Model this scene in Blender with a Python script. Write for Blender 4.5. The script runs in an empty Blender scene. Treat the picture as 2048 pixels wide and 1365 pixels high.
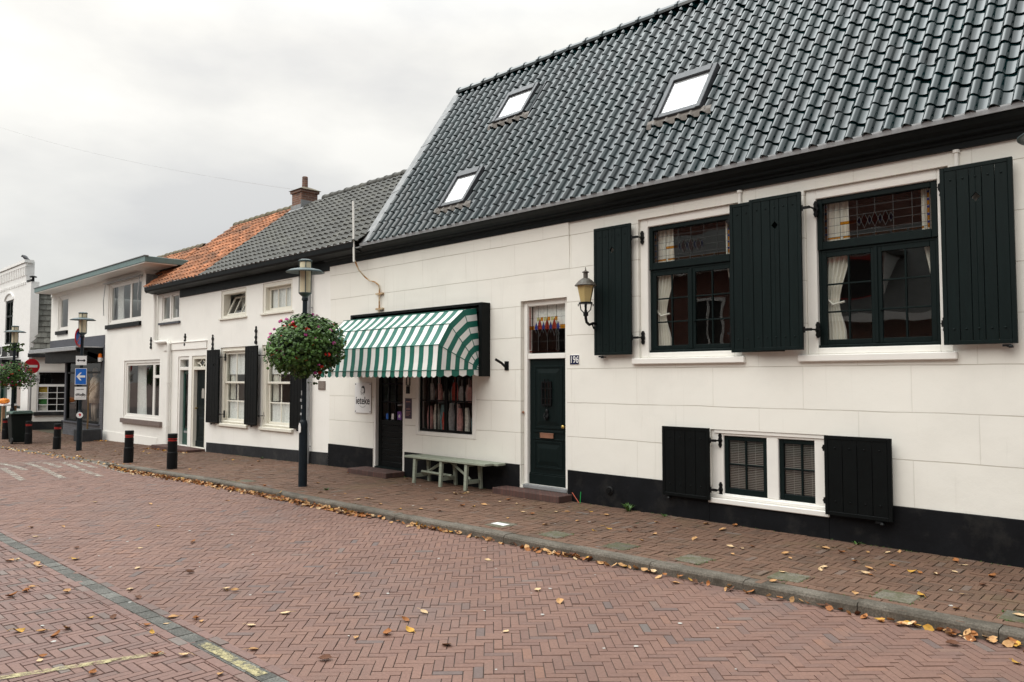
import bpy, bmesh, math, random
from mathutils import Vector, Matrix
R=random.Random(7)
SC=bpy.context.scene
COL=SC.collection
pi=math.pi
D=8.95          # plane of the house fronts
# ------------------------------------------------------------------ helpers
class MB:
    def __init__(s): s.v=[]; s.f=[]; s.m=[]
    def vs(s,pts):
        n=len(s.v); s.v.extend([tuple(p) for p in pts]); return n
    def face(s,pts,mi=0):
        n=s.vs(pts); s.f.append(tuple(range(n,n+len(pts)))); s.m.append(mi)
    def box(s,x0,x1,y0,y1,z0,z1,mi=0):
        n=s.vs([(x0,y0,z0),(x1,y0,z0),(x1,y1,z0),(x0,y1,z0),(x0,y0,z1),(x1,y0,z1),(x1,y1,z1),(x0,y1,z1)])
        for q in ((0,1,5,4),(1,2,6,5),(2,3,7,6),(3,0,4,7),(4,5,6,7),(3,2,1,0)):
            s.f.append(tuple(n+i for i in q)); s.m.append(mi)
    def frame(s,x0,x1,z0,z1,w,y0,y1,mi=0,wb=None,wt=None):
        wb=w if wb is None else wb; wt=w if wt is None else wt
        s.box(x0,x0+w,y0,y1,z0,z1,mi); s.box(x1-w,x1,y0,y1,z0,z1,mi)
        s.box(x0+w,x1-w,y0,y1,z0,z0+wb,mi); s.box(x0+w,x1-w,y0,y1,z1-wt,z1,mi)
    def prism(s,poly,axis,a0,a1,mi=0):
        # poly: 2D outline; axis 'x': poly=(y,z); 'y': poly=(x,z); 'z': poly=(x,y)
        def P(p,a):
            return (a,p[0],p[1]) if axis=='x' else ((p[0],a,p[1]) if axis=='y' else (p[0],p[1],a))
        k=len(poly); n=s.vs([P(p,a0) for p in poly]+[P(p,a1) for p in poly])
        for i in range(k):
            j=(i+1)%k; s.f.append((n+i,n+j,n+k+j,n+k+i)); s.m.append(mi)
        s.f.append(tuple(n+i for i in range(k))[::-1]); s.m.append(mi)
        s.f.append(tuple(n+k+i for i in range(k))); s.m.append(mi)
    def tube(s,pts,r,n=8,mi=0,caps=True):
        pts=[Vector(p) for p in pts]; rs=r if isinstance(r,(list,tuple)) else [r]*len(pts)
        base=len(s.v); up=None
        for i,p in enumerate(pts):
            t=(pts[min(i+1,len(pts)-1)]-pts[max(i-1,0)]).normalized()
            if up is None:
                up=Vector((0,0,1)) if abs(t.z)<.9 else Vector((1,0,0))
            a=t.cross(up).normalized(); b=a.cross(t).normalized(); up=b
            for k in range(n):
                an=2*pi*k/n; s.v.append(tuple(p+(a*math.cos(an)+b*math.sin(an))*rs[i]))
        for i in range(len(pts)-1):
            for k in range(n):
                q=base+i*n; s.f.append((q+k,q+(k+1)%n,q+n+(k+1)%n,q+n+k)); s.m.append(mi)
        if caps:
            s.f.append(tuple(base+k for k in range(n))[::-1]); s.m.append(mi)
            q=base+(len(pts)-1)*n; s.f.append(tuple(q+k for k in range(n))); s.m.append(mi)
    def lathe(s,prof,c=(0,0,0),n=20,mi=0,sx=1,sy=1):
        base=len(s.v)
        for r,z in prof:
            for k in range(n):
                a=2*pi*k/n; s.v.append((c[0]+r*sx*math.cos(a),c[1]+r*sy*math.sin(a),c[2]+z))
        for i in range(len(prof)-1):
            for k in range(n):
                q=base+i*n; s.f.append((q+k,q+(k+1)%n,q+n+(k+1)%n,q+n+k)); s.m.append(mi)
        s.f.append(tuple(base+k for k in range(n))[::-1]); s.m.append(mi)
        q=base+(len(prof)-1)*n; s.f.append(tuple(q+k for k in range(n))); s.m.append(mi)
    def wall(s,x0,x1,z0,z1,y,holes=(),depth=.15,mi=0,rmi=None):
        xs=sorted({x0,x1,*[h[0] for h in holes],*[h[1] for h in holes]})
        zs=sorted({z0,z1,*[h[2] for h in holes],*[h[3] for h in holes]})
        for i in range(len(xs)-1):
            for j in range(len(zs)-1):
                cx=(xs[i]+xs[i+1])/2; cz=(zs[j]+zs[j+1])/2
                if cx<x0 or cx>x1 or cz<z0 or cz>z1: continue
                if any(h[0]<cx<h[1] and h[2]<cz<h[3] for h in holes): continue
                s.face([(xs[i],y,zs[j]),(xs[i+1],y,zs[j]),(xs[i+1],y,zs[j+1]),(xs[i],y,zs[j+1])],mi)
        r=mi if rmi is None else rmi
        for a,b,c,d in holes:
            e=y+depth
            s.face([(a,y,c),(a,e,c),(a,e,d),(a,y,d)],r); s.face([(b,y,c),(b,y,d),(b,e,d),(b,e,c)],r)
            s.face([(a,y,d),(a,e,d),(b,e,d),(b,y,d)],r); s.face([(a,y,c),(b,y,c),(b,e,c),(a,e,c)],r)
    def xf(s,M,n0=0):
        for i in range(n0,len(s.v)): s.v[i]=tuple(M@Vector(s.v[i]))
    def build(s,name,mats,parent=None,smooth=False,bevel=0,fix=True,segs=1):
        me=bpy.data.meshes.new(name); me.from_pydata(s.v,[],s.f)
        mats=mats if isinstance(mats,(list,tuple)) else [mats]
        for m in mats: me.materials.append(m)
        if len(mats)>1: me.polygons.foreach_set('material_index',s.m)
        if fix:
            bm=bmesh.new(); bm.from_mesh(me); bmesh.ops.recalc_face_normals(bm,faces=bm.faces); bm.to_mesh(me); bm.free()
        if smooth: me.polygons.foreach_set('use_smooth',[True]*len(me.polygons))
        me.update()
        o=bpy.data.objects.new(name,me); COL.objects.link(o)
        if bevel:
            b=o.modifiers.new('bevel','BEVEL'); b.width=bevel; b.segments=segs; b.limit_method='ANGLE'; b.angle_limit=math.radians(40)
        if parent is not None: attach(o,parent)
        return o
def world_loc(p):
    v=Vector((0,0,0)); M=Matrix.Identity(4)
    chain=[]
    while p is not None: chain.append(p); p=p.parent
    for q in reversed(chain): M=M@q.matrix_parent_inverse@q.matrix_basis
    return M
def attach(o,parent):
    o.parent=parent; o.matrix_parent_inverse=world_loc(parent).inverted()
def tag(o,label=None,cat=None,group=None,kind=None):
    if label: o['label']=label
    if cat: o['category']=cat
    if group: o['group']=group
    if kind: o['kind']=kind
    return o
def thing(name,label,cat,loc=(0,0,0),group=None):
    o=bpy.data.objects.new(name,None); COL.objects.link(o); o.location=loc; o.empty_display_size=.1
    return tag(o,label,cat,group)
def copy_tree(o,parent=None):
    c=o.copy(); COL.objects.link(c)
    if parent is not None:
        inv=o.matrix_parent_inverse.copy(); c.parent=parent; c.matrix_parent_inverse=inv
    for ch in list(o.children): copy_tree(ch,c)
    return c
def textmesh(body,size,name,mat,M,parent,ext=.002,bold=0,align='CENTER',sx=1):
    cu=bpy.data.curves.new('t','FONT'); cu.body=body; cu.size=size; cu.extrude=ext; cu.offset=bold; cu.align_x=align; cu.align_y='CENTER'
    o=bpy.data.objects.new('t',cu); COL.objects.link(o)
    bpy.context.view_layer.update()
    me=bpy.data.meshes.new_from_object(o.evaluated_get(bpy.context.evaluated_depsgraph_get()))
    bpy.data.objects.remove(o); bpy.data.curves.remove(cu)
    me.transform(M@Matrix.Rotation(pi/2,4,'X')@Matrix.Scale(sx,4,(1,0,0)))
    me.materials.clear(); me.materials.append(mat); me.name=name
    q=bpy.data.objects.new(name,me); COL.objects.link(q)
    if parent is not None: attach(q,parent)
    return q
T=Matrix.Translation
# ------------------------------------------------------------------ camera model (only used for the camera itself and to read points on the ground)
F=1536.; CX=1024.; CY=682.5; HP=1.85
PITCH=math.atan(74.5/F); HEAD=math.radians(134.69989743467633)
fwd=Vector((math.cos(HEAD),math.sin(HEAD),0)); rgt=Vector((fwd.y,-fwd.x,0))
def ray(px,py):
    r=(px-CX)/F; u=(CY-py)/F; cp,sp=math.cos(PITCH),math.sin(PITCH)
    return rgt*r+fwd*(cp-u*sp)+Vector((0,0,u*cp+sp))
def gpt(px,py,z=0.):
    d=ray(px,py); t=(z-HP)/d.z; return Vector((0,0,HP))+d*t
# ------------------------------------------------------------------ materials
MATS={}
def nodes(name):
    m=bpy.data.materials.new(name); m.use_nodes=True; nt=m.node_tree
    b=nt.nodes['Principled BSDF']; MATS[name]=m
    return m,nt,b
def N(nt,t,**k):
    n=nt.nodes.new(t)
    for a,v in k.items():
        if a in n.inputs.keys() if hasattr(n.inputs,'keys') else False: n.inputs[a].default_value=v
        else: setattr(n,a,v)
    return n
def mixc(nt,fac,a,b,blend='MIX'):
    n=nt.nodes.new('ShaderNodeMix'); n.data_type='RGBA'; n.blend_type=blend
    for sck,val in ((n.inputs[0],fac),(n.inputs[6],a),(n.inputs[7],b)):
        if hasattr(val,'is_linked') or hasattr(val,'links'): nt.links.new(val,sck)
        elif isinstance(val,(int,float)): sck.default_value=val
        else: sck.default_value=(*val,1) if len(val)==3 else val
    return n.outputs[2]
def ramp(nt,fac,stops):
    n=nt.nodes.new('ShaderNodeValToRGB'); nt.links.new(fac,n.inputs[0])
    e=n.color_ramp.elements
    while len(e)<len(stops): e.new(.5)
    for q,(p,c) in zip(e,stops): q.position=p; q.color=(*c,1) if len(c)==3 else c
    return n.outputs[0]
def noise(nt,scale,detail=4,rough=.6,vec=None,stretch=None):
    tc=nt.nodes.new('ShaderNodeTexCoord'); mp=nt.nodes.new('ShaderNodeMapping'); n=nt.nodes.new('ShaderNodeTexNoise')
    nt.links.new(tc.outputs['Object'],mp.inputs[0]); nt.links.new(mp.outputs[0],n.inputs['Vector'])
    if stretch: mp.inputs['Scale'].default_value=stretch
    n.inputs['Scale'].default_value=scale; n.inputs['Detail'].default_value=detail; n.inputs['Roughness'].default_value=rough
    return n.outputs['Fac']
def bump(nt,b,h,strength,dist=.01,prev=None):
    n=nt.nodes.new('ShaderNodeBump'); n.inputs['Strength'].default_value=strength; n.inputs['Distance'].default_value=dist
    nt.links.new(h,n.inputs['Height'])
    if prev: nt.links.new(prev,n.inputs['Normal'])
    nt.links.new(n.outputs[0],b.inputs['Normal']); return n.outputs[0]
def mat(name,c,rough=.5,spec=.5,var=.12,vs=6,bmp=0,bs=40,bd=.004,metal=0,dirt=None,ds=3,dthr=(.55,.8),stretch=None,coat=0,isl=0,ior=None,rv=.15):
    m,nt,b=nodes(name)
    f=noise(nt,vs,5,.65,stretch=stretch)
    lo=tuple(x*(1-var) for x in c); hi=tuple(min(1,x*(1+var)) for x in c)
    col=ramp(nt,f,[(.3,lo),(.7,hi)])
    if isl:
        g=nt.nodes.new('ShaderNodeNewGeometry')
        v=ramp(nt,g.outputs['Random Per Island'],[(0,(1-isl,)*3),(1,(1+isl,)*3)])
        col=mixc(nt,1.0,col,v,'MULTIPLY')
    if dirt:
        f2=noise(nt,ds,6,.7,stretch=stretch); msk=ramp(nt,f2,[(dthr[0],(0,0,0)),(dthr[1],(1,1,1))])
        col=mixc(nt,msk,col,dirt)
    nt.links.new(col,b.inputs['Base Color'])
    f3=noise(nt,vs*2.3,4,.6); rr=nt.nodes.new('ShaderNodeMapRange'); nt.links.new(f3,rr.inputs[0])
    rr.inputs[3].default_value=max(.02,rough-rv*rough); rr.inputs[4].default_value=min(1,rough+rv*rough*1.6); nt.links.new(rr.outputs[0],b.inputs['Roughness'])
    b.inputs['Specular IOR Level'].default_value=spec; b.inputs['Metallic'].default_value=metal
    if coat: b.inputs['Coat Weight'].default_value=coat
    if ior: b.inputs['IOR'].default_value=ior
    if bmp: bump(nt,b,noise(nt,bs,4,.6),bmp,bd)
    return m
WHITE=(.83,.812,.75)
def stucco(name,c,grooves=False,bump_s=.25,streak=(.55,.52,.46)):
    m,nt,b=nodes(name); b.inputs['Roughness'].default_value=.75; b.inputs['Specular IOR Level'].default_value=.3
    f=noise(nt,1.3,5,.6); col=ramp(nt,f,[(.28,tuple(x*.945 for x in c)),(.5,c),(.72,tuple(min(1,x*1.02) for x in c))])
    # faint rain streaks running down the paint
    st=noise(nt,1.0,5,.7,stretch=(9,9,.55)); msk=ramp(nt,st,[(.6,(0,0,0)),(.85,(.42,.42,.42))]); col=mixc(nt,msk,col,streak)
    sp=noise(nt,24,3,.5); mk2=ramp(nt,sp,[(.70,(0,0,0)),(.8,(.18,.18,.18))]); col=mixc(nt,mk2,col,streak)
    # splash dirt: low, mottled
    tc=nt.nodes.new('ShaderNodeTexCoord'); sx=nt.nodes.new('ShaderNodeSeparateXYZ'); nt.links.new(tc.outputs['Object'],sx.inputs[0])
    prev=bump(nt,b,noise(nt,55,4,.6),bump_s,.004)
    prev=bump(nt,b,noise(nt,3.1,3,.5),.25,.03,prev)
    if grooves:
        cb=nt.nodes.new('ShaderNodeCombineXYZ')
        # hand scored, so the lines wander a little
        w=noise(nt,.9,2,.5); ad=nt.nodes.new('ShaderNodeMath'); ad.operation='MULTIPLY_ADD'; nt.links.new(w,ad.inputs[0]); ad.inputs[1].default_value=.035; nt.links.new(sx.outputs[2],ad.inputs[2])
        nt.links.new(sx.outputs[0],cb.inputs[0]); nt.links.new(ad.outputs[0],cb.inputs[1])
        mp=nt.nodes.new('ShaderNodeMapping'); nt.links.new(cb.outputs[0],mp.inputs[0]); mp.inputs['Location'].default_value=(.38,.04,0)
        br=nt.nodes.new('ShaderNodeTexBrick'); nt.links.new(mp.outputs[0],br.inputs[0]); br.offset=.47; br.squash=1
        br.inputs['Scale'].default_value=1; br.inputs['Brick Width'].default_value=1.2; br.inputs['Row Height'].default_value=.5125; br.inputs['Mortar Size'].default_value=.0042; br.inputs['Mortar Smooth'].default_value=.25
        fade=ramp(nt,noise(nt,1.7,3,.6),[(.3,(.25,)*3),(.65,(.8,)*3)])
        bh=nt.nodes.new('ShaderNodeTexBrick'); nt.links.new(mp.outputs[0],bh.inputs[0]); bh.offset=0; bh.squash=1
        for q,v in (('Scale',1),('Brick Width',4000.),('Row Height',.5125),('Mortar Size',.0050),('Mortar Smooth',.25)): bh.inputs[q].default_value=v
        mv=nt.nodes.new('ShaderNodeMath'); mv.operation='MULTIPLY'; nt.links.new(br.outputs['Fac'],mv.inputs[0]); mv.inputs[1].default_value=.38
        mxx=nt.nodes.new('ShaderNodeMath'); mxx.operation='MAXIMUM'; nt.links.new(bh.outputs['Fac'],mxx.inputs[0]); nt.links.new(mv.outputs[0],mxx.inputs[1])
        ml=nt.nodes.new('ShaderNodeMath'); ml.operation='MULTIPLY'; nt.links.new(mxx.outputs[0],ml.inputs[0]); nt.links.new(fade,ml.inputs[1])
        col=mixc(nt,ml.outputs[0],col,(.42,.37,.29))
        inv=nt.nodes.new('ShaderNodeMath'); inv.operation='SUBTRACT'; inv.inputs[0].default_value=1; nt.links.new(mxx.outputs[0],inv.inputs[1])
        bump(nt,b,inv.outputs[0],.8,.008,prev)
    nt.links.new(col,b.inputs['Base Color']); return m
def brickwall(name,c1,c2,mortar,bw=.21,rh=.0625,ms=.005,axis='x',bs=.8,rough=.85,vv=(.75,1.15)):
    m,nt,b=nodes(name); tc=nt.nodes.new('ShaderNodeTexCoord'); sx=nt.nodes.new('ShaderNodeSeparateXYZ'); nt.links.new(tc.outputs['Object'],sx.inputs[0])
    cb=nt.nodes.new('ShaderNodeCombineXYZ'); ad=nt.nodes.new('ShaderNodeMath'); nt.links.new(sx.outputs[0],ad.inputs[0]); nt.links.new(sx.outputs[1],ad.inputs[1])
    nt.links.new(ad.outputs[0],cb.inputs[0]); nt.links.new(sx.outputs[2],cb.inputs[1])
    br=nt.nodes.new('ShaderNodeTexBrick'); nt.links.new(cb.outputs[0],br.inputs[0]); br.offset=.5
    br.inputs['Scale'].default_value=1; br.inputs['Brick Width'].default_value=bw; br.inputs['Row Height'].default_value=rh; br.inputs['Mortar Size'].default_value=ms; br.inputs['Bias'].default_value=0
    br.inputs['Color1'].default_value=(*c1,1); br.inputs['Color2'].default_value=(*c2,1); br.inputs['Mortar'].default_value=(*mortar,1)
    v=ramp(nt,noise(nt,5,5,.7),[(.3,(vv[0],)*3),(.7,(vv[1],)*3)])
    nt.links.new(mixc(nt,1.0,br.outputs['Color'],v,'MULTIPLY'),b.inputs['Base Color']); b.inputs['Roughness'].default_value=rough
    inv=nt.nodes.new('ShaderNodeMath'); inv.operation='SUBTRACT'; inv.inputs[0].default_value=1; nt.links.new(br.outputs['Fac'],inv.inputs[1])
    p=bump(nt,b,inv.outputs[0],bs,.008); bump(nt,b,noise(nt,60,4,.6),.3,.004,p); return m
def paver(name,stops,moss=None,moss_s=1.4,mthr=(.5,.75),rough=.75,blot=(.72,1.12),stain=(.10,.085,.075),patch=None):
    m,nt,b=nodes(name); g=nt.nodes.new('ShaderNodeNewGeometry')
    col=ramp(nt,g.outputs['Random Per Island'],stops)
    v=ramp(nt,noise(nt,.55,6,.65),[(.3,(blot[0],)*3),(.7,(blot[1],)*3)]); col=mixc(nt,1.0,col,v,'MULTIPLY')
    v2=ramp(nt,noise(nt,45,4,.7),[(.3,(.8,)*3),(.7,(1.12,)*3)]); col=mixc(nt,1.0,col,v2,'MULTIPLY')
    d=ramp(nt,noise(nt,2.6,6,.75),[(.52,(0,0,0)),(.78,(.6,.6,.6))]); col=mixc(nt,d,col,stain)
    if patch:
        k=ramp(nt,noise(nt,.42,5,.7),[(.55,(0,0,0)),(.72,(.55,.55,.55))]); col=mixc(nt,k,col,patch)
    if moss:
        k=ramp(nt,noise(nt,moss_s,6,.75),[(mthr[0],(0,0,0)),(mthr[1],(.75,.75,.75))]); col=mixc(nt,k,col,moss)
    nt.links.new(col,b.inputs['Base Color'])
    b.inputs['Roughness'].default_value=rough; b.inputs['Specular IOR Level'].default_value=.28
    bump(nt,b,noise(nt,90,4,.65),.35,.004); return m
def glass(name,tint=(.92,.95,.94),ior=1.75,wavy=.02,rough=.0):
    m=bpy.data.materials.new(name); m.use_nodes=True; nt=m.node_tree; nt.nodes.clear()
    o=nt.nodes.new('ShaderNodeOutputMaterial'); mx=nt.nodes.new('ShaderNodeMixShader'); t=nt.nodes.new('ShaderNodeBsdfTransparent'); g=nt.nodes.new('ShaderNodeBsdfGlossy'); fr=nt.nodes.new('ShaderNodeFresnel')
    gg=nt.nodes.new('ShaderNodeNewGeometry'); m1=nt.nodes.new('ShaderNodeMath'); m1.operation='MULTIPLY_ADD'; nt.links.new(gg.outputs['Backfacing'],m1.inputs[0]); m1.inputs[1].default_value=-2; m1.inputs[2].default_value=1
    m2=nt.nodes.new('ShaderNodeMath'); m2.operation='POWER'; m2.inputs[0].default_value=ior; nt.links.new(m1.outputs[0],m2.inputs[1]); nt.links.new(m2.outputs[0],fr.inputs[0]); t.inputs[0].default_value=(*tint,1); g.inputs['Roughness'].default_value=rough
    tc=nt.nodes.new('ShaderNodeTexCoord'); nz=nt.nodes.new('ShaderNodeTexNoise'); nz.inputs['Scale'].default_value=2.2; nz.inputs['Detail'].default_value=1
    bp=nt.nodes.new('ShaderNodeBump'); bp.inputs['Strength'].default_value=wavy; bp.inputs['Distance'].default_value=.3
    nt.links.new(tc.outputs['Object'],nz.inputs[0]); nt.links.new(nz.outputs['Fac'],bp.inputs['Height']); nt.links.new(bp.outputs[0],g.inputs['Normal'])
    nt.links.new(fr.outputs[0],mx.inputs[0]); nt.links.new(t.outputs[0],mx.inputs[1]); nt.links.new(g.outputs[0],mx.inputs[2]); nt.links.new(mx.outputs[0],o.inputs[0])
    return m
wallA=stucco('scored_stucco',WHITE,True)
wallB=stucco('smooth_white_paint',(.86,.845,.80),False,.2)
wallE=brickwall('white_painted_brick',(.86,.85,.83),(.84,.83,.81),(.79,.78,.76),bs=.15,rough=.6,vv=(.95,1.03))
greybrick=brickwall('grey_painted_brick',(.115,.118,.132),(.095,.098,.11),(.05,.052,.06),rh=.07,rough=.55)
greypaint=mat('slate_grey_paint',(.075,.078,.092),.6,.3,var=.08,bmp=.1)
redbrick=brickwall('red_brick',(.23,.075,.045),(.16,.05,.034),(.26,.22,.19))
chimbrick=brickwall('chimney_brick',(.24,.115,.075),(.13,.065,.05),(.30,.27,.23))
plinthA=mat('black_plinth',(.0060,.0066,.0082),.65,.15,var=.35,vs=3,dirt=(.036,.034,.031),ds=3.2,dthr=(.52,.92),bmp=.35,bs=30)
plinthB=mat('worn_grey_plinth',(.022,.0225,.025),.8,.2,var=.25,vs=3,dirt=(.07,.067,.062),ds=2.0,dthr=(.5,.85),bmp=.3,bs=30)
dgreen=mat('black_green_paint',(.0042,.0095,.0094),.45,.14,var=.2,vs=5,stretch=(6,6,.5),bmp=.08,bs=70,dirt=(.012,.016,.016),ds=5,dthr=(.66,.9))
dblack=mat('black_gloss_paint',(.0032,.0044,.0046),.45,.13,var=.2,bmp=.06)
cornm=mat('black_cornice_paint',(.0045,.0068,.0075),.5,.18,var=.25,vs=4,dirt=(.016,.017,.017),ds=4,dthr=(.62,.95),stretch=(.6,4,4),bmp=.15)
bgreen=mat('bottle_green_paint',(.010,.055,.042),.32,var=.12,bmp=.05)
trim=mat('white_gloss_trim',(.82,.80,.755),.38,var=.03,vs=3,bmp=.06,bs=30,dirt=(.6,.56,.48),ds=7,dthr=(.72,.95))
cream=mat('cream_trim',(.76,.73,.64),.42,var=.04,bmp=.06)
zinc=mat('zinc',(.33,.34,.35),.5,var=.2,vs=9,metal=.35,bmp=.08)
lead=mat('lead_sheet',(.25,.255,.26),.6,.3,var=.25,vs=7,metal=0,bmp=.4,bs=14,bd=.01,dirt=(.42,.42,.41),ds=5,dthr=(.55,.75))
apronm=mat('weathered_lead_apron',(.165,.148,.132),.7,var=.2,vs=9,bmp=.25)
iron=mat('black_iron',(.005,.0055,.006),.45,.2,var=.3,bmp=.15,bs=60)
rust=mat('rusty_pipe',(.62,.55,.40),.7,var=.2,vs=18,dirt=(.36,.17,.05),ds=9,dthr=(.4,.6))
greentile=mat('glazed_black_tile',(.0010,.0090,.0100),.06,.5,var=.3,vs=1.2,isl=.45,bmp=.10,bs=35,bd=.004,ior=1.56,dirt=(.03,.04,.03),ds=14,dthr=(.68,.85),rv=.6)
greytile=mat('grey_concrete_tile',(.072,.070,.062),.75,var=.2,vs=2.5,isl=.12,bmp=.3,bs=60,dirt=(.12,.115,.09),ds=2,dthr=(.5,.8))
orangetile=mat('orange_clay_tile',(.36,.15,.075),.85,.2,var=.3,vs=2.2,isl=.35,bmp=.3,bs=50,dirt=(.13,.075,.05),ds=1.6,dthr=(.44,.66))
ridgem=mat('mossy_ridge_tile',(.13,.10,.065),.85,var=.4,vs=9,dirt=(.10,.105,.05),ds=6,dthr=(.45,.65),bmp=.4)
slate=mat('grey_mansard_tile',(.075,.076,.07),.8,var=.2,vs=3,isl=.3,bmp=.3)
roofgreen=mat('grey_green_fascia',(.13,.205,.20),.45,var=.15,vs=3,dirt=(.09,.12,.11),ds=3)
sofit=mat('soffit_board',(.72,.70,.66),.6,var=.06)
concrete=mat('kerb_concrete',(.155,.136,.112),.9,.2,var=.55,vs=70,bmp=.6,bs=80,bd=.004,dirt=(.052,.044,.034),ds=2.6,dthr=(.38,.72))
stripm=mat('grey_block',(.128,.124,.112),.9,.2,var=.6,vs=75,bmp=.5,bs=90,isl=.25,dirt=(.05,.052,.048),ds=3,dthr=(.5,.8))
mosstile=mat('mossy_concrete_tile',(.125,.114,.09),.95,.2,var=.5,vs=60,bmp=.5,bs=90,isl=.25,dirt=(.078,.078,.035),ds=6,dthr=(.42,.68))
stepm=brickwall('step_brick',(.105,.05,.04),(.075,.038,.032),(.05,.042,.036),bw=.07,rh=.3,ms=.004)
roadm=paver('road_clay_paver',[(0,(.132,.102,.095)),(.035,(.172,.103,.084)),(.3,(.186,.107,.085)),(.6,(.196,.113,.088)),(.95,(.206,.119,.092)),(.985,(.225,.124,.090)),(1,(.150,.126,.115))],rough=.72,stain=(.146,.100,.082),blot=(.83,1.10),patch=(.132,.109,.104))
parkm=paver('parking_clay_paver',[(0,(.144,.113,.100)),(.08,(.172,.108,.092)),(.5,(.193,.114,.096)),(.95,(.210,.124,.101)),(1,(.172,.152,.137))],rough=.66,stain=(.135,.100,.086),blot=(.82,1.1))
pavem=paver('pavement_clay_paver',[(0,(.115,.072,.052)),(.2,(.138,.080,.055)),(.6,(.156,.089,.061)),(.96,(.171,.098,.066)),(1,(.156,.127,.110))],moss=(.106,.097,.041),moss_s=.75,mthr=(.54,.85),rough=.8,blot=(.80,1.08),stain=(.101,.076,.052))
bed=mat('joint_sand',(.060,.048,.031),.95,var=.4,vs=20,dirt=(.04,.055,.014),ds=1.1,dthr=(.5,.72),bmp=.4)
bedroad=mat('joint_sand_road',(.066,.050,.041),.95,var=.35,vs=20,dirt=(.035,.045,.015),ds=.9,dthr=(.6,.8),bmp=.4)
earth=mat('far_paving',(.15,.10,.08),.9,var=.25,vs=1.5,bmp=.3)
def worn(name,c,thr=(.42,.6),scale=9):
    m,nt,b=nodes(name); b.inputs['Base Color'].default_value=(*c,1); b.inputs['Roughness'].default_value=.8
    k=ramp(nt,noise(nt,scale,7,.75),[(thr[0],(0,0,0)),(thr[1],(1,1,1))]); nt.links.new(k,b.inputs['Alpha']); return m
wornwhite=worn('worn_white_paint',(.34,.31,.26),(.38,.66),6)
wornyellow=worn('worn_yellow_paint',(.44,.38,.20),(.42,.62),12)
pane=glass('window_glass',(.90,.92,.91),1.95,.006); pane2=glass('plain_glass',(.92,.95,.94),1.6,.003)
coated=glass('coated_roof_glass',(1,1,1),1.9,.02); darkpane=glass('shop_glass',(.90,.92,.92),1.28,.004)
amber=glass('amber_glass',(.75,.33,.03),1.5,.01); redg=glass('red_glass',(.45,.06,.04),1.6,.01); blueg=glass('blue_glass',(.05,.08,.5),1.5,.01); yelg=glass('pale_yellow_glass',(.75,.7,.35),1.5,.01)
milk=mat('opal_glass',(.72,.64,.45),.35,var=.03,bmp=.05); 
leadcame=mat('lead_came',(.07,.07,.068),.6,var=.1,metal=.3)
curt=mat('curtain_cloth',(.70,.67,.60),.9,var=.06,vs=8,bmp=.1)
lace=mat('lace_curtain',(.80,.79,.77),.9,var=.16,vs=26,bmp=.2)
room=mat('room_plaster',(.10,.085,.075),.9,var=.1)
blind=mat('sky_glare_sheet',(.50,.51,.52),.6,var=.12,vs=1.5)  # pale colour stands in for bright sky mirrored in the roof glass
slat=mat('venetian_slat',(.33,.315,.28),.5,var=.05)
awg=mat('awning_green',(.006,.130,.094),.55,.5,var=.1,vs=9,bmp=.2,bs=120,bd=.002); aww=mat('awning_white',(.80,.79,.76),.55,.5,var=.05,vs=5,bmp=.2,bs=120,bd=.002,dirt=(.62,.60,.55),ds=2.5,dthr=(.5,.85))
polem=mat('dark_blue_pole_paint',(.006,.013,.019),.42,.3,var=.3,vs=14,dirt=(.13,.14,.15),ds=16,dthr=(.72,.8),bmp=.1)
shade=mat('grey_green_lamp_metal',(.055,.085,.090),.42,var=.15,vs=7,bmp=.06)
bollm=mat('black_bollard_paint',(.005,.006,.007),.5,.2,var=.3,vs=10,dirt=(.08,.08,.08),ds=12,dthr=(.7,.82),bmp=.12)
redband=mat('red_reflector',(.52,.025,.02),.35,var=.1)
benchm=mat('sage_green_paint',(.285,.315,.25),.65,var=.22,vs=7,stretch=(.8,6,6),bmp=.35,bs=30,dirt=(.36,.37,.28),ds=9,dthr=(.56,.75))
leafm=[mat('leaf_foliage',c,.5,.4,var=.25,vs=5,isl=.5) for c in ((.052,.115,.018),)][0]
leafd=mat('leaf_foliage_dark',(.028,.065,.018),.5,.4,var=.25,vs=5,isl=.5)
stemm=mat('dry_stem',(.14,.085,.035),.8,var=.3)
redfl=mat('red_petal',(.62,.018,.012),.5,var=.2,vs=30); pinkfl=mat('pink_petal',(.62,.085,.36),.5,var=.2,vs=30)
dead=[mat('autumn_leaf_%s'%n,c,.7,.3,var=.35,vs=14,dirt=d,ds=20,dthr=(.5,.75)) for n,c,d in (('tan',(.48,.275,.12),(.30,.14,.055)),('pale',(.60,.43,.25),(.42,.23,.11)),('rust',(.33,.13,.04),(.15,.05,.018)),('yellow',(.50,.28,.05),(.45,.20,.03)),('brown',(.13,.055,.028),(.07,.03,.018)))]
signwhite=mat('white_enamel',(.80,.80,.79),.3,var=.02); navy=mat('navy_enamel',(.010,.016,.055),.22,var=.1); blackink=mat('black_ink',(.008,.008,.010),.4,var=.1)
signblue=mat('blue_sign_sheet',(.01,.13,.52),.35,var=.04); signred=mat('red_sign_sheet',(.55,.012,.025),.35,var=.04)
signgrey=mat('galvanised_steel',(.38,.39,.40),.4,var=.1,metal=.5)
brass=mat('copper_letter_plate',(.33,.17,.11),.4,var=.15,metal=.4); brassd=mat('brass_knob',(.55,.38,.12),.3,var=.1,metal=.8)
ambersh=mat('yellowed_lantern_glass',(.50,.385,.17),.28,var=.08,vs=4,bmp=.05)
bronze=mat('weathered_lantern_metal',(.085,.072,.058),.5,var=.3,vs=14,dirt=(.13,.14,.12),ds=14,dthr=(.5,.75),bmp=.2)
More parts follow.
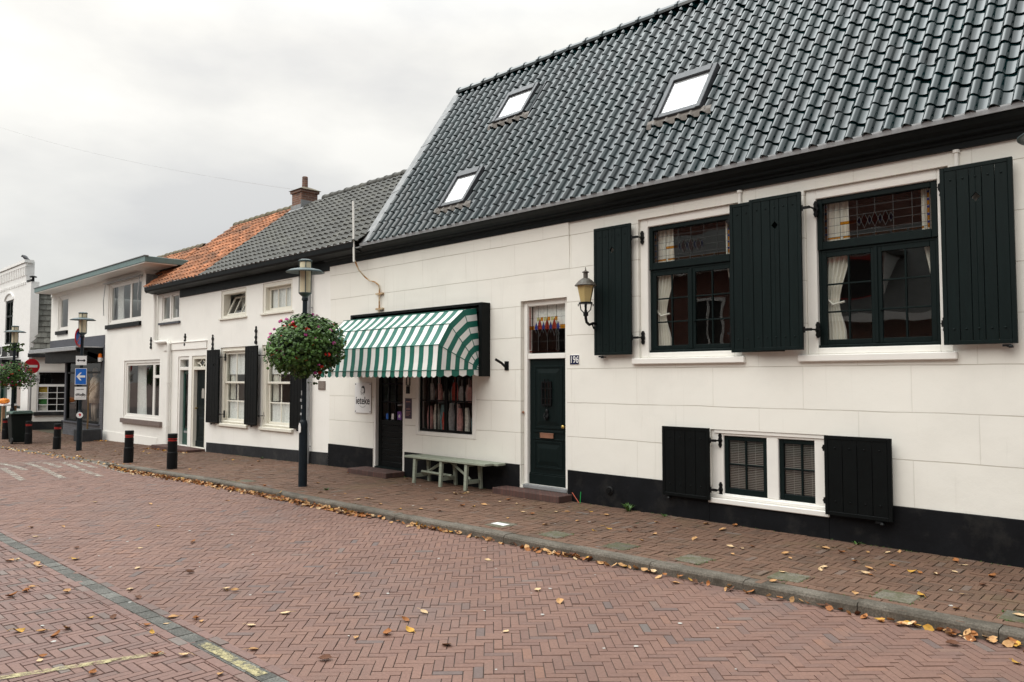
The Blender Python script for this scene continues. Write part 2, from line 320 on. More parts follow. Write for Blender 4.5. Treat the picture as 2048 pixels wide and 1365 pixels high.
plaq=mat('bronze_plaque',(.17,.135,.115),.5,var=.2,vs=40)
poster=mat('dark_purple_poster',(.035,.022,.05),.35,var=.4,vs=14,dirt=(.20,.045,.03),ds=9,dthr=(.55,.68))
binm=mat('green_black_plastic',(.005,.009,.008),.6,.2,var=.2,bmp=.15); binlid=mat('green_bin_lid',(.045,.085,.065),.5,var=.2)
rubber=mat('rubber',(.012,.012,.012),.7)
orange=mat('orange_skin',(.75,.22,.012),.45,var=.15); wood=mat('bare_wood',(.32,.20,.11),.7,var=.25,stretch=(6,6,.7))
coatm=mat('brown_coat_cloth',(.60,.46,.34),.95,var=.3,vs=18,bmp=.5); skinm=mat('mannequin_plastic',(.50,.40,.32),.4)
goods=[mat('shop_goods_%s'%n,c,.8,var=.3,vs=22,bmp=.3) for n,c in (('rose',(.66,.34,.32)),('cream',(.80,.74,.66)),('teal',(.22,.36,.38)),('red',(.55,.08,.06)),('grey',(.55,.55,.56)),('pink',(.76,.55,.53)))]
yelcurt=mat('yellow_curtain',(.55,.38,.06),.9); grecurt=mat('green_curtain',(.06,.24,.06),.9)
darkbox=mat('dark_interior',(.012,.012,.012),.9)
# ------------------------------------------------------------------ ground
def cl(a,lo,hi): return max(lo,min(hi,a))
def gz(x): return -.018*cl(-14-x,0,15.5)
def sm(t): t=cl(t,0,1); return t*t*(3-2*t)
def rz(x): return gz(x)-.09+.075*sm((-16.9-x)/3.4)
def yk(x): return 6.61+.0347*(x+1.34)      # foot of the kerb
def ysf(x): return 2.56+.0217*(x+4.53)     # far edge of the grey block strip
def herring(mb,W,n,ang,org,region,zf,gap=.004,drop=.009,seed=1,mi=0,jit=.0016):
    rr=random.Random(seed); c,s=math.cos(ang),math.sin(ang)
    x0,x1,y0,y1=region['bb']; ok=region['ok']
    cor=[((x-org[0])*c+(y-org[1])*s,-(x-org[0])*s+(y-org[1])*c) for x in (x0,x1) for y in (y0,y1)]
    i0=int(min(p[0] for p in cor)/W)-n; i1=int(max(p[0] for p in cor)/W)+n; j0=int(min(p[1] for p in cor)/W)-n; j1=int(max(p[1] for p in cor)/W)+n
    V=mb.v; Fc=mb.f; Mi=mb.m; m=2*n
    for j in range(j0,j1):
        for i in range(i0,i1):
            k=(i-j)%m
            if k==0: a0,b0,a1,b1=i*W,j*W,(i+n)*W,(j+1)*W
            elif k==m-1: a0,b0,a1,b1=i*W,j*W,(i+1)*W,(j+n)*W
            else: continue
            uc,vc=(a0+a1)/2,(b0+b1)/2; X=org[0]+uc*c-vc*s; Y=org[1]+uc*s+vc*c
            if not ok(X,Y): continue
            z=zf(X)+rr.gauss(0,jit); tx=rr.gauss(0,.007); ty=rr.gauss(0,.007); g=gap/2+rr.uniform(0,.0012); q=len(V); be=.0016
            th=rr.gauss(0,.006)
            for ins,dz in ((g,-drop),(g+be,0)):
                for (u,v) in ((a0+ins,b0+ins),(a1-ins,b0+ins),(a1-ins,b1-ins),(a0+ins,b1-ins)):
                    du,dv=u-uc,v-vc; du,dv=du-dv*th,dv+du*th
                    xx=org[0]+(uc+du)*c-(vc+dv)*s; yy=org[1]+(uc+du)*s+(vc+dv)*c
                    V.append((xx,yy,z+dz+(zf(xx)-zf(X))+tx*du+ty*dv))
            Fc.append((q+4,q+5,q+6,q+7)); Mi.append(mi)
            for e in range(4): Fc.append((q+e,q+(e+1)%4,q+4+(e+1)%4,q+4+e)); Mi.append(mi)
def sheet(mb,xs,y0f,y1f,zf,mi=0):
    for a,b in zip(xs,xs[1:]):
        mb.face([(a,y0f(a),zf(a)),(b,y0f(b),zf(b)),(b,y1f(b),zf(b)),(a,y1f(a),zf(a))],mi)
XS=[-60,-45,-36,-31,-29.5]+[-28+.5*i for i in range(28)]+[-13.9,-10,-5,0,6]
mb=MB(); mb.box(-400,400,-400,400,-1.2,-.45)
tag(mb.build('ground',earth),kind='structure')
mb=MB(); sheet(mb,XS,lambda x:ysf(x)-.02,lambda x:yk(x)+.1,lambda x:rz(x)-.0075,1)
herring(mb,.0675,3,math.radians(45)+.02,(-6,4),dict(bb=(-37,1.2,2.3,6.7),ok=lambda x,y:-37<x<.8 and ysf(x)+.03<y<yk(x)+.06),rz,seed=3,gap=.0028)
road=tag(mb.build('road',[roadm,bedroad],fix=False),kind='structure')
mb=MB(); sheet(mb,XS,lambda x:-6.5,lambda x:ysf(x)-.1,lambda x:rz(x)-.0075,1)
herring(mb,.0675,3,.02,(-6,1.5),dict(bb=(-17,0,-1,2.6),ok=lambda x,y:-17<x<-1 and -.6<y<ysf(x)-.1),rz,seed=4,gap=.006)
tag(mb.build('parking_bay',[parkm,bedroad],fix=False),kind='structure')
mb=MB(); sheet(mb,XS,lambda x:yk(x)+.05,lambda x:13,lambda x:gz(x)-.0085,1)
herring(mb,.0675,3,.03,(-6,7.5),dict(bb=(-38,1.2,5.6,9.1),ok=lambda x,y:-37<x<1 and yk(x)+.12<y<(9.0 if x>-33 else 8.7)),gz,seed=5,gap=.0045,jit=.0024)
tag(mb.build('pavement',[pavem,bed],fix=False),kind='structure')
# kerb stones
mb=MB(); x=1.5; rr=random.Random(11)
while x>-34:
    x0=x-1.0; z1=gz(x)+.004; z0=gz(x0)+.004; n=len(mb.v)
    def ky(x): return yk(x)
    prof=[(0,-.35),(0,-.028),(.012,-.008),(.03,0),(.155,0),(.155,-.35)]
    a=[(x0+.003,ky(x0)+p,z0+q) for p,q in prof]; b=[(x-.003,ky(x)+p,z1+q) for p,q in prof]
    jz=rr.gauss(0,.002); jy=rr.gauss(0,.003)
    mb.vs([(p[0],p[1]+jy,p[2]+jz) for p in a]+[(p[0],p[1]+jy,p[2]+jz) for p in b]); k=len(prof)
    for i in range(k):
        j=(i+1)%k; mb.f.append((n+i,n+j,n+k+j,n+k+i)); mb.m.append(0)
    mb.f.append(tuple(range(n,n+k))); mb.m.append(0); mb.f.append(tuple(range(n+k,n+2*k))); mb.m.append(0)
    x=x0
tag(mb.build('kerb',concrete),kind='structure')
# soldier courses and the grey block strip
mb=MB(); rr=random.Random(12)
def course(mb,f,w,L,x0,x1,zf,h,mi):
    x=x0
    while x<x1:
        a=x+.002; b=x+L-.002; z=zf(x)+h+rr.gauss(0,.0012); j=rr.gauss(0,.0015); t=rr.gauss(0,.0012)
        n=len(mb.v)
        for ins,dz in ((0,-.02),(.003,0)):
            mb.vs([(a+ins,f(a)+j+ins,z+dz),(b-ins,f(b)+j+ins,z+dz+t),(b-ins,f(b)+j+w-ins,z+dz+t),(a+ins,f(a)+j+w-ins,z+dz)])
        mb.f.append((n+4,n+5,n+6,n+7)); mb.m.append(mi)
        for e in range(4): mb.f.append((n+e,n+(e+1)%4,n+4+(e+1)%4,n+4+e)); mb.m.append(mi)
        x+=L
course(mb,lambda x:ysf(x)-.128,.126,.205,-18,0,rz,.004,0)
tag(mb.build('grey_block_strip',stripm,fix=False),kind='structure')
mb=MB()
course(mb,lambda x:ysf(x)+.003,.072,.205,-18,0,rz,.005,0); course(mb,lambda x:ysf(x)-.205,.072,.205,-18,0,rz,.005,0)
course(mb,lambda x:yk(x)+.16,.068,.205,-28,1,gz,.005,1)
tag(mb.build('edging_bricks',[parkm,pavem],fix=False),kind='structure')
mb=MB()
for (x,y,s) in ((-4.27,6.95,.3),(-3.27,6.97,.3),(-2.33,6.99,.3),(-1.42,7.06,.3),(-5.17,6.92,.3),(-6.1,6.9,.3),(-7.0,6.88,.3),(-13.2,6.48,.34)):
    n=len(mb.v); z=gz(x)+.006
    mb.box(x-s/2,x+s/2,y-s/2,y+s/2,z-.04,z)
    mb.xf(T((x,y,0))@Matrix.Rotation(.03+R.gauss(0,.02),4,'Z')@T((-x,-y,0)),n)
tag(mb.build('pavement_tiles',mosstile,bevel=.004),kind='structure')
mb=MB(); mb.box(-7.12,-6.9,6.82,6.93,.0,.0105)
tag(mb.build('white_tile_mark',mat('fresh_white_paint',(.72,.72,.70),.6)),kind='structure')
# ramp teeth and faded lines painted on the road
mb=MB()
def mark(pts,w):
    ps=[gpt(px,py,rz(-19)) for px,py in pts]
    for a,b in zip(ps,ps[1:]):
        d=(b-a).normalized(); nn=Vector((-d.y,d.x,0))*w/2
        def P(p): return (p.x,p.y,rz(p.x)+.0045)
        for t in range(4):
            p=a.lerp(b,t/4); q=a.lerp(b,(t+1)/4); mb.face([P(p-nn),P(q-nn),P(q+nn),P(p+nn)])
for pts in ([(52,926),(86,938),(126,955)],[(126,926),(160,938),(202,952)],[(186,925),(222,936),(254,946)],[(5,937),(25,948),(46,960)],[(0,926),(30,934),(50,941)],[(90,926),(122,936)],[(155,926),(190,936)]): mark(pts,.13)
mark([(0,925.5),(95,925),(186,925)],.10)
tag(mb.build('white_road_marking',wornwhite,fix=False),kind='structure')
mb=MB()
a=Vector((-6.4,-.35,0)); b=Vector((-5.64,2.2,0)); d=(b-a).normalized(); nn=Vector((-d.y,d.x,0))*.038
mb.face([tuple(p+Vector((0,0,-.0835))) for p in (a-nn,b-nn,b+nn,a+nn)])
mb.face([(-5.62,ysf(-5.6)-.11,-.081),(-4.75,ysf(-4.75)-.11,-.081),(-4.75,ysf(-4.75)-.03,-.081),(-5.62,ysf(-5.6)-.03,-.081)])
tag(mb.build('yellow_road_marking',wornyellow,fix=False),kind='structure')
# ------------------------------------------------------------------ building blocks
def sash(parent,x0,x1,z0,z1,cols,rows,y,m,fw=.05,mw=.022,g=None,name='sash',th=.035,fb=None,rowz=None):
    mb=MB(); mb.frame(x0,x1,z0,z1,fw,y,y+th,0,wb=fb)
    ax0,ax1,az0,az1=x0+fw,x1-fw,z0+(fb or fw),z1-fw
    for c in range(1,cols):
        cx=ax0+(ax1-ax0)*c/cols; mb.box(cx-mw/2,cx+mw/2,y+.004,y+th-.004,az0,az1)
    zz=rowz or [az0+(az1-az0)*r/rows for r in range(1,rows)]
    for cz in zz: mb.box(ax0,ax1,y+.006,y+th-.006,cz-mw/2,cz+mw/2)
    o=mb.build(name,m,parent,bevel=.004)
    gp=MB(); yy=y+th*.6; gp.face([(ax0-.004,yy,az0-.004),(ax1+.004,yy,az0-.004),(ax1+.004,yy,az1+.004),(ax0-.004,yy,az1+.004)])
    gp.build('pane',g or pane,parent,fix=False)
    return o
def curtain(parent,x0,x1,z0,z1,y,m,folds=6,amp=.03,tie=None,name='curtain',side='l',top=None):
    mb=MB(); nx=folds*6; nz=14
    for j in range(nz+1):
        t=j/nz; z=z0+(z1-z0)*t
        w=1.0
        if tie is not None:
            dz=abs(z-tie)/(z1-z0); w=.52+.48*sm(dz/.55) if z>tie else .52+.25*sm(dz/.3)
        for i in range(nx+1):
            u=i/nx; X=(x0+(x1-x0)*u*w) if side=='l' else (x1-(x1-x0)*(1-u)*w)
            mb.v.append((X,y+amp*(.6+.4*w)*math.sin(2*pi*folds*u+.8*math.sin(3*t+u*2)),z))
    for j in range(nz):
        for i in range(nx):
            q=j*(nx+1)+i; mb.f.append((q,q+1,q+nx+2,q+nx+1)); mb.m.append(0)
    return mb.build(name,m,parent,smooth=True,fix=False)
def shutter(parent,x0,x1,z0,z1,y,planks=5,diamond=None,hinge=None,plate=None,yaw=0,m=None,th=.036,catch=None,hz=None,label=None):
    m=m or dgreen
    def tr(mb):
        if yaw:
            px=x1 if hinge=='r' else x0
            mb.xf(T((px,y+th/2,0))@Matrix.Rotation(yaw,4,'Z')@T((-px,-y-th/2,0)))
    mb=MB(); b=.042
    mb.frame(x0,x1,z0,z1,b,y,y+th)
    px0,px1=x0+b,x1-b; w=(px1-px0)/planks
    for k in range(planks):
        a=px0+k*w+.0025; e=px0+(k+1)*w-.0025
        jit=R.uniform(0,.0015)
        if diamond and k==planks//2:
            xm=(a+e)/2; d=.048; zc=diamond; zb,zt=z0+b,z1-b
            mb.prism([(a,zb),(xm,zb),(xm,zc-d),(xm-min(d*.85,w*.46),zc),(xm,zc+d),(xm,zt),(a,zt)],'y',y+.004+jit,y+th-.004)
            mb.prism([(e,zt),(xm,zt),(xm,zc+d),(xm+min(d*.85,w*.46),zc),(xm,zc-d),(xm,zb),(e,zb)],'y',y+.004+jit,y+th-.004)
        else: mb.box(a,e,y+.004+jit,y+th-.004,z0+b,z1-b)
        for zz in (z0+.16,z1-.14):
            if k<planks: mb.lathe([(.013,0),(.010,.006),(.004,.009)],(0,0,0),8); n=len(mb.v)-24; mb.xf(T(((a+e)/2,y+.004,zz))@Matrix.Rotation(pi/2,4,'X'),n)
    tr(mb); o=mb.build('shutter',m,parent,bevel=.003)
    if label: o['label']=label
    ex=x1 if hinge=='r' else x0; sg=1 if hinge=='r' else -1
    for zz in (hz or (z0+.2,z1-.2)):
        hb=MB()
        p=plate
        hb.box(min(ex-sg*.05,p),max(ex-sg*.05,p),y+th*.3,y+th*.3+.02,zz-.016,zz+.016)
        hb.tube([(ex+sg*.012,y+th*.5,zz-.035),(ex+sg*.012,y+th*.5,zz+.035)],.011,8)
        hb.prism([(p-.008,zz-.095),(p+.008,zz-.095),(p+.026,zz-.06),(p+.018,zz-.035),(p+.032,zz),(p+.018,zz+.035),(p+.026,zz+.06),(p+.008,zz+.095),(p-.008,zz+.095),(p-.026,zz+.06),(p-.018,zz+.035),(p-.032,zz),(p-.018,zz-.035),(p-.026,zz-.06)],'y',D+.018,D+.044)
        hb.tube([(p,y+th*.3+.01,zz),(p,D+.03,zz)],.011,6)
        hb.build('hinge',iron,o)
    if catch is not None:
        cb=MB(); cb.box(catch-.045,catch+.03,y-.004,y+.02,z0-.03,z0-.008); cb.lathe([(.02,0),(.024,.012),(.012,.03)],(catch+.03,y-.01,z0-.045),8); cb.box(catch-.01,catch+.01,y+.0,D,z0-.035,z0-.02); tr(cb); cb.build('catch',iron,o)
    return o
def pan(t):
    t=t%1.0
    if t<.07: return sm(t/.07)*.66
    if t<.40: return .66+.34*math.sin(pi*(t-.07)/.33)
    if t<.55: return .66*(1-sm((t-.40)/.15))
    return -.22*math.sin(pi*(t-.55)/.45)
PT=[0,.02,.045,.07,.12,.18,.24,.30,.35,.40,.43,.46,.49,.52,.55,.60,.68,.77,.86,.93,1.0]
def tiles(mb,x0,x1,eave,ridge,tw,te,amp,th,skip=(),seed=1,mi=0,ns=8,roll=1.3,jit=.003,over=.05,clipf=None):
    rr=random.Random(seed); dy=ridge[0]-eave[0]; dz=ridge[1]-eave[1]; L=math.hypot(dy,dz); u=(dy/L,dz/L); nrm=(-dz/L,dy/L)
    rows=int(math.ceil(L/te)); cols=int(math.ceil((x1-x0)/tw))
    for r in range(rows):
        s0=r*te-over; s1=min(s0+te+.05,L+.01)
        for c in range(cols):
            xa=x0+c*tw; cs=(s0+te*.5)
            if xa+tw*.5>x1: continue
            if any(k[0]<xa+tw*.5<k[1] and k[2]<cs<k[3] for k in skip): continue
            if clipf and not clipf(xa+tw*.5,cs): continue
            jx=rr.gauss(0,jit); j0=rr.gauss(0,jit*.7); j1=rr.gauss(0,jit*.5); sj=rr.gauss(0,jit); skew=rr.gauss(0,jit)
            n=len(mb.v)
            if roll is None: ns=len(PT)-1
            for lev in range(4):
                for k in range(ns+1):
                    t=PT[k] if roll is None else k/ns; h=amp*pan(t) if roll is None else amp*(.5+.5*math.cos(2*pi*(t-.24)))**roll
                    X=xa+jx+t*(tw*1.03)
                    if lev==0: s=s0+sj+skew*t; H=h+th*1.9+j0
                    elif lev==1: s=s1; H=h+.002+j1
                    elif lev==2: s=s0+sj+skew*t; H=h+th*1.9+j0-th
                    else: s=s0+sj+skew*t; H=h+th*1.9+j0
                    mb.v.append((X,eave[0]+u[0]*s+nrm[0]*H,eave[1]+u[1]*s+nrm[1]*H))
            w=ns+1
            for k in range(ns):
                mb.f.append((n+k,n+k+1,n+w+k+1,n+w+k)); mb.m.append(mi)
                mb.f.append((n+2*w+k,n+2*w+k+1,n+3*w+k+1,n+3*w+k)); mb.m.append(mi)
def roof_build(mb,name,mats,parent):
    o=mb.build(name,mats,parent,fix=False); me=o.data
    sm_=[abs(p.normal.z)>.25 for p in me.polygons]; me.polygons.foreach_set('use_smooth',sm_)
    return o
def ridge_tiles(x0,x1,y,z,r,step,m,parent,seed=1):
    mb=MB(); x=x0; rr=random.Random(seed)
    while x<x1:
        b=min(x+step+.04,x1+.02); n=len(mb.v); jz=rr.gauss(0,.006)
        ring=[(x,r*1.12),(x+.05,r*1.15),(x+.07,r),(b,r*.93)]
        for (X,q) in ring:
            for k in range(9):
                a=pi*(k/8)*1.1-.05*pi; mb.v.append((X,y-q*math.cos(a),z+jz+q*math.sin(a)*.9))
        for i in range(3):
            for k in range(8): s=n+i*9+k; mb.f.append((s,s+1,s+10,s+9)); mb.m.append(0)
        mb.f.append(tuple(n+k for k in range(9))); mb.m.append(0)
        x+=step
    return mb.build('ridge',m,parent,smooth=False)
def leading(parent,x0,x1,z0,z1,y,cols,rows,cz,heads=3,border=True):
    # lead cames with a row of coloured lozenges
    lb=MB(); sg=MB(); w=.0034
    for i in range(1,cols): X=x0+(x1-x0)*i/cols; lb.box(X-w/2,X+w/2,y-.003,y+.003,z0,z1)
    for j in range(1,rows): Z=z0+(z1-z0)*j/rows; lb.box(x0,x1,y-.0035,y+.0035,Z-w/2,Z+w/2)
    H=z1-z0; xm=(x0+x1)/2; dw=H*.125 if border else H*.10; dh=H*.19 if border else H*.19; yy=y-.006
    seq=['b','r','b','r','b','r','b']; pos=[(-3+k)*dw*1.02 for k in range(7)]
    for k,(q,off) in enumerate(zip(seq,pos)):
        ww=dw*.95 if q=='r' else dw*.62; hh=dh if q=='r' else dh*.62; c=xm+off
        pts=[(c-ww*.75,cz),(c,cz-hh),(c+ww*.75,cz),(c,cz+hh)]
        sg.face([(p[0],yy-(.001 if q=='r' else 0),p[1]) for p in pts],1 if q=='r' else 2)
        for a,b in zip(pts,pts[1:]+pts[:1]): lb.tube([(a[0],yy-.002,a[1]),(b[0],yy-.002,b[1])],.0022,5)
    if border:
        for (a,b,c,d) in ((x0+.02,x0+.045,z0+.02,z1-.02),(x1-.045,x1-.02,z0+.02,z1-.02)):
            k=5
            for t in range(k):
                za=c+(d-c)*t/k; zb=c+(d-c)*(t+1)/k-.03
                sg.face([(a,yy,za),(b,yy,za),(b,yy,zb),(a,yy,zb)],0); sg.face([(a,yy,zb),(b,yy,zb),(b,yy,zb+.025),(a,yy,zb+.025)],2)
            lb.box(a-.004,a,y-.004,y+.004,z0,z1); lb.box(b,b+.004,y-.004,y+.004,z0,z1)
        k=6
        for t in range(k):
            xa=x0+.05+(x1-x0-.1)*t/k; xb=x0+.05+(x1-x0-.1)*(t+1)/k-.03
            sg.face([(xa,yy,z0+.02),(xb,yy,z0+.02),(xb,yy,z0+.042),(xa,yy,z0+.042)],0)
        lb.box(x0,x1,y-.004,y+.004,z0+.043,z0+.047)
        sg.face([(x0+(x1-x0)/cols,yy,cz-.015),(xm-3.7*dw,yy,cz-.015),(xm-3.7*dw,yy,cz+.02),(x0+(x1-x0)/cols,yy,cz+.02)],0)
    else:
        for (a,b) in ((x0,xm-3.6*dw),(xm+3.6*dw,x1)):
            sg.face([(a,yy,cz-.03),(b,yy,cz-.03),(b,yy,cz+.03),(a,yy,cz+.03)],0); lb.box(a,b,y-.004,y+.004,cz-.003,cz+.003); lb.box(a,b,y-.004,y+.004,cz+.03,cz+.035); lb.box(a,b,y-.004,y+.004,cz-.035,cz-.03)
        for k in range(6):
            a=xm-3*dw+k*dw; sg.face([(a+.008,yy,cz+dh*.72),(a+dw-.008,yy,cz+dh*.72),(a+dw-.008,yy,cz+dh*1.15),(a+.008,yy,cz+dh*1.15)],3 if k%2==0 else 0)
        sg.face([(x0+.005,yy,z0+.015),(x1-.005,yy,z0+.015),(x1-.005,yy,z0+.04),(x0+.005,yy,z0+.04)],1)
        sg.face([(x0+.005,yy,z0+.06),(x0+.03,yy,z0+.06),(x0+.03,yy,z1-.01),(x0+.005,yy,z1-.01)],1)
    lb.build('leading',leadcame,parent); sg.build('coloured_glass',[amber,redg,blueg,yelg],parent,fix=False)
# ------------------------------------------------------------------ main house
HA=thing('white_house','long white stucco house with shiny black pantiled roof, black shutters and number 196','house',(-7,D,0))
XL,XR=-14.34,5.0
YB=13.6
W1=(-6.34,-4.76,2.13,4.10); W2=(-3.93,-2.37,2.13,4.10); LW=(-5.23,-3.70,.28,1.19)
DO=(-8.66,-7.67,.13,3.10); SD=(-12.72,-11.72,.10,2.62); SWn=(-11.38,-9.72,.80,2.62)
mb=MB(); mb.wall(XL,XR,-.5,4.5,D,[W1,W2,LW,DO,SD,SWn],.16)
mb.face([(XL,D,-.5),(XL,YB,-.5),(XL,YB,4.5),(XL,D,4.5)]); mb.face([(XR,D,-.5),(XR,YB,-.5),(XR,YB,4.5),(XR,D,4.5)]); mb.face([(XL,YB,-.5),(XR,YB,-.5),(XR,YB,4.5),(XL,YB,4.5)])
# gable ends up to the ridge
for xx in (-12.62,XR): mb.face([(xx,8.75,4.5),(xx,YB,4.5),(xx,11.1,8.05)])
# the slightly proud upper render left of the front door, fading out downwards
mb.prism([(D,4.26),(D-.03,4.26),(D,3.38)],'x',XL,-7.61)
mb.build('wall',wallA,HA,fix=False)
mb=MB()
for a,b in ((-12.72,-12.70),): pass
for a,b in ((XL-.012,-12.74),(-11.70,-8.68),(-7.655,-5.24),(-3.69,XR)): mb.box(a,b,D-.022,D+.02,-.4,.46)
mb.box(-5.24,-3.69,D-.022,D+.02,-.4,.265)
mb.build('plinth',plinthA,HA,bevel=.006)
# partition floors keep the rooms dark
mb=MB(); mb.box(XL+.05,XR-.05,D+2.6,D+2.7,-.3,4.4); mb.build('dark_backing',room,HA)
# cornice + gutter
mb=MB()
prof=[(D+.02,4.245),(8.905,4.245),(8.90,4.30),(8.875,4.315),(8.87,4.345),(8.80,4.36),(8.795,4.385),(8.74,4.42),(8.69,4.44),(8.66,4.455),(8.655,4.50),(D+.02,4.50)]
mb.prism(prof,'x',-12.75,XR)
prof2=[(p[0],min(p[1],4.44)) for p in prof[:-3]]+[(8.67,4.44),(D+.02,4.44)]
mb.prism(prof2,'x',XL-.10,-12.752)
mb.build('cornice',cornm,HA)
mb=MB(); mb.prism([(8.635,4.465),(8.650,4.465),(8.652,4.50),(8.652,4.522),(8.628,4.522),(8.628,4.505)],'x',-12.8,XR); 
mb.box(XL-.13,-12.78,8.62,D,4.445,4.462); mb.build('gutter',zinc,HA)
# roof
EV=(8.68,4.53); RG=(11.10,8.13); SL=math.hypot(RG[0]-EV[0],RG[1]-EV[1])
sky=[(-10.62,-9.92,.095,.295),(-10.49,-9.68,.60,.795),(-6.29,-5.52,.285,.50)]
skips=[(a+.02,b-.02,(c-.015)*SL,(d-.0)*SL) for a,b,c,d in sky]
mb=MB(); tiles(mb,-12.52,XR,EV,RG,.200,.248,.060,.013,skips,seed=21,roll=None,ns=20)
mb.face([(-12.5,EV[0]+.06,EV[1]-.06),(XR,EV[0]+.06,EV[1]-.06),(XR,RG[0],RG[1]-.05),(-12.5,RG[0],RG[1]-.05)])
mb.face([(-12.6,RG[0]+.02,RG[1]-.02),(XR,RG[0]+.02,RG[1]-.02),(XR,YB+.2,4.45),(-12.6,YB+.2,4.45)])
roofA=roof_build(mb,'roof',greentile,HA)
ridge_tiles(-12.6,XR,11.12,8.14,.135,.40,greentile,HA,2)
dyA=(RG[0]-EV[0])/SL; dzA=(RG[1]-EV[1])/SL
def onroof(x,s,h): return (x,EV[0]+dyA*s-dzA*h,EV[1]+dzA*s+dyA*h)
mb=MB()  # lead verge on the party wall
mb.v+=[]; n=mb.vs([onroof(-12.82,-.02,.02),onroof(-12.54,-.02,.05),onroof(-12.54,SL+.02,.05),onroof(-12.82,SL+.02,.02),onroof(-12.82,-.02,-.5),onroof(-12.54,-.02,-.12),onroof(-12.54,SL+.02,-.12),onroof(-12.82,SL+.02,-.5)])
for q in ((0,1,2,3),(0,3,7,4),(1,5,6,2),(0,4,5,1),(2,6,7,3)): mb.f.append(tuple(n+i for i in q)); mb.m.append(0)
for s in (1.35,2.7): 
    k=mb.vs([onroof(-12.83,s,.026),onroof(-12.535,s,.056),onroof(-12.535,s+.05,.056),onroof(-12.83,s+.05,.026)]); mb.f.append((k,k+1,k+2,k+3)); mb.m.append(0)
mb.build('verge_lead',lead,HA)
for a,b,c,d in sky:
    s0,s1=c*SL,d*SL; MR=Matrix(((1,0,0,0),(0,dyA,-dzA,EV[0]),(0,dzA,dyA,EV[1]),(0,0,0,1)))  # local (x, along slope, out)
    w=b-a; fb=MB()
    fb.box(a,a+.075,s0,s1,-.02,.125); fb.box(b-.075,b,s0,s1,-.02,.125); fb.box(a+.075,b-.075,s1-.14,s1,-.02,.135); fb.box(a+.075,b-.075,s0,s0+.085,-.02,.115)
    fb.xf(MR); fo=fb.build('skylight',mat('skylight_frame_grey',(.055,.058,.064),.4,.3,var=.08) if 'skylight_frame_grey' not in MATS else MATS['skylight_frame_grey'],HA,bevel=.006)
    g=MB(); g.box(a+.075,b-.075,s0+.085,s1-.14,.093,.097); g.xf(MR); g.build('pane',coated,fo)
    g=MB(); g.box(a+.075,b-.075,s0+.085,s1-.14,.085,.089); g.xf(MR); g.build('blind',blind,fo)  # added sheet under the glass, imitates the white sky reflection
    ap=MB(); nx=90; x0a,x1a=a-.12,b+.16
    for j,(s,h) in enumerate(((s0+.02,.075),(s0-.04,.07),(s0-.105,.0))):
        for i in range(nx+1):
            X=x0a+(x1a-x0a)*i/nx; hh=.026+.066*pan((X+12.52)/.200)
            ap.v.append(onroof(X,s,hh+.016 if j==2 else max(h,hh)))
    for j in range(2):
        for i in range(nx): q=j*(nx+1)+i; ap.f.append((q,q+1,q+nx+2,q+nx+1)); ap.m.append(0)
    ap.build('apron',apronm,fo,fix=False)
    fl=MB(); fl.box(a-.10,a-.002,s0-.03,s1+.05,-.01,.035); fl.box(b+.002,b+.10,s0-.03,s1+.05,-.01,.035); fl.box(a-.10,b+.10,s1+.002,s1+.10,-.01,.04); fl.xf(MR); fl.build('flashing',MATS['skylight_frame_grey'],fo)
# big shuttered windows
def bigwin(o,x0,x1,lab):
    fr=MB(); fr.frame(o[0]+.002,o[1]-.002,o[2]+.002,o[3]-.002,x0-o[0],D+.045,D+.15,wb=.075,wt=.115)
    w=fr.build('window',trim,HA,bevel=.008)
    sl=MB(); sl.box(o[0]-.09,o[1]+.05,D-.055,D+.04,o[2]-.085,o[2]-.002); sl.build('sill',trim,w,bevel=.01)
    zt=3.98; zm=3.36; y=D+.085
    # top light
    mb=MB(); mb.frame(x0+.003,x1-.003,zm+.01,zt,.062,y-.01,y+.05,0,wb=.095); mb.build('top_light',dgreen,w,bevel=.006)
    g=MB(); g.face([(x0+.06,y+.03,zm+.1),(x1-.06,y+.03,zm+.1),(x1-.06,y+.03,zt-.06),(x0+.06,y+.03,zt-.06)]); g.build('pane',pane,w,fix=False)
    leading(w,x0+.065,x1-.065,zm+.105,zt-.062,y+.026,6,5,zm+.30)
    mb=MB(); mb.frame(x0+.003,x1-.003,2.205,zm+.008,.035,y+.015,y+.06,0,wb=.04,wt=.03); mb.build('casement_frame',dgreen,w,bevel=.004)
    xm=(x0+x1)/2
    for a,b in ((x0+.037,xm),(xm+.002,x1-.037)): sash(w,a,b,2.246,zm-.02,2,3,y+.02,dgreen,.058,.02)
    mb=MB(); mb.box(xm-.018,xm+.018,y+.004,y+.02,2.25,zm-.02); mb.tube([(xm+.05,y+.02,2.62),(xm+.05,y-.01,2.62)],.012,8); mb.build('handle',dgreen,w,bevel=.004)
    mb=MB(); mb.box(x0+.003,x1-.003,y-.02,y+.03,2.203,2.24); mb.build('weather_bar',dgreen,w,bevel=.006)
    curtain(w,x0+.05,x0+.34,2.16,zm-.02,D+.21,curt,5,.026,tie=2.72)
    curtain(w,x0+.06,x0+.33,zm,3.97,D+.21,curt,4,.022)
    tb=MB(); tb.tube([(x0+.04,D+.175,2.82),(x0+.14,D+.165,2.72),(x0+.27,D+.175,2.75)],.014,6); tb.build('tie_back',curt,w)
    mb=MB(); v=[(x1-.20,3.97),(x1-.03,3.97),(x1-.03,2.75)]
    curtain(w,x1-.20,x1-.02,2.85,3.97,D+.21,curt,4,.022,tie=2.85,side='r')
    mb=MB(); mb.box(x0-.05,x1+.05,D+.22,D+.95,2.06,2.11); mb.build('window_board',room,w)
    return w
wA=bigwin(W1,-6.21,-4.89,''); wB=bigwin(W2,-3.81,-2.50,'')
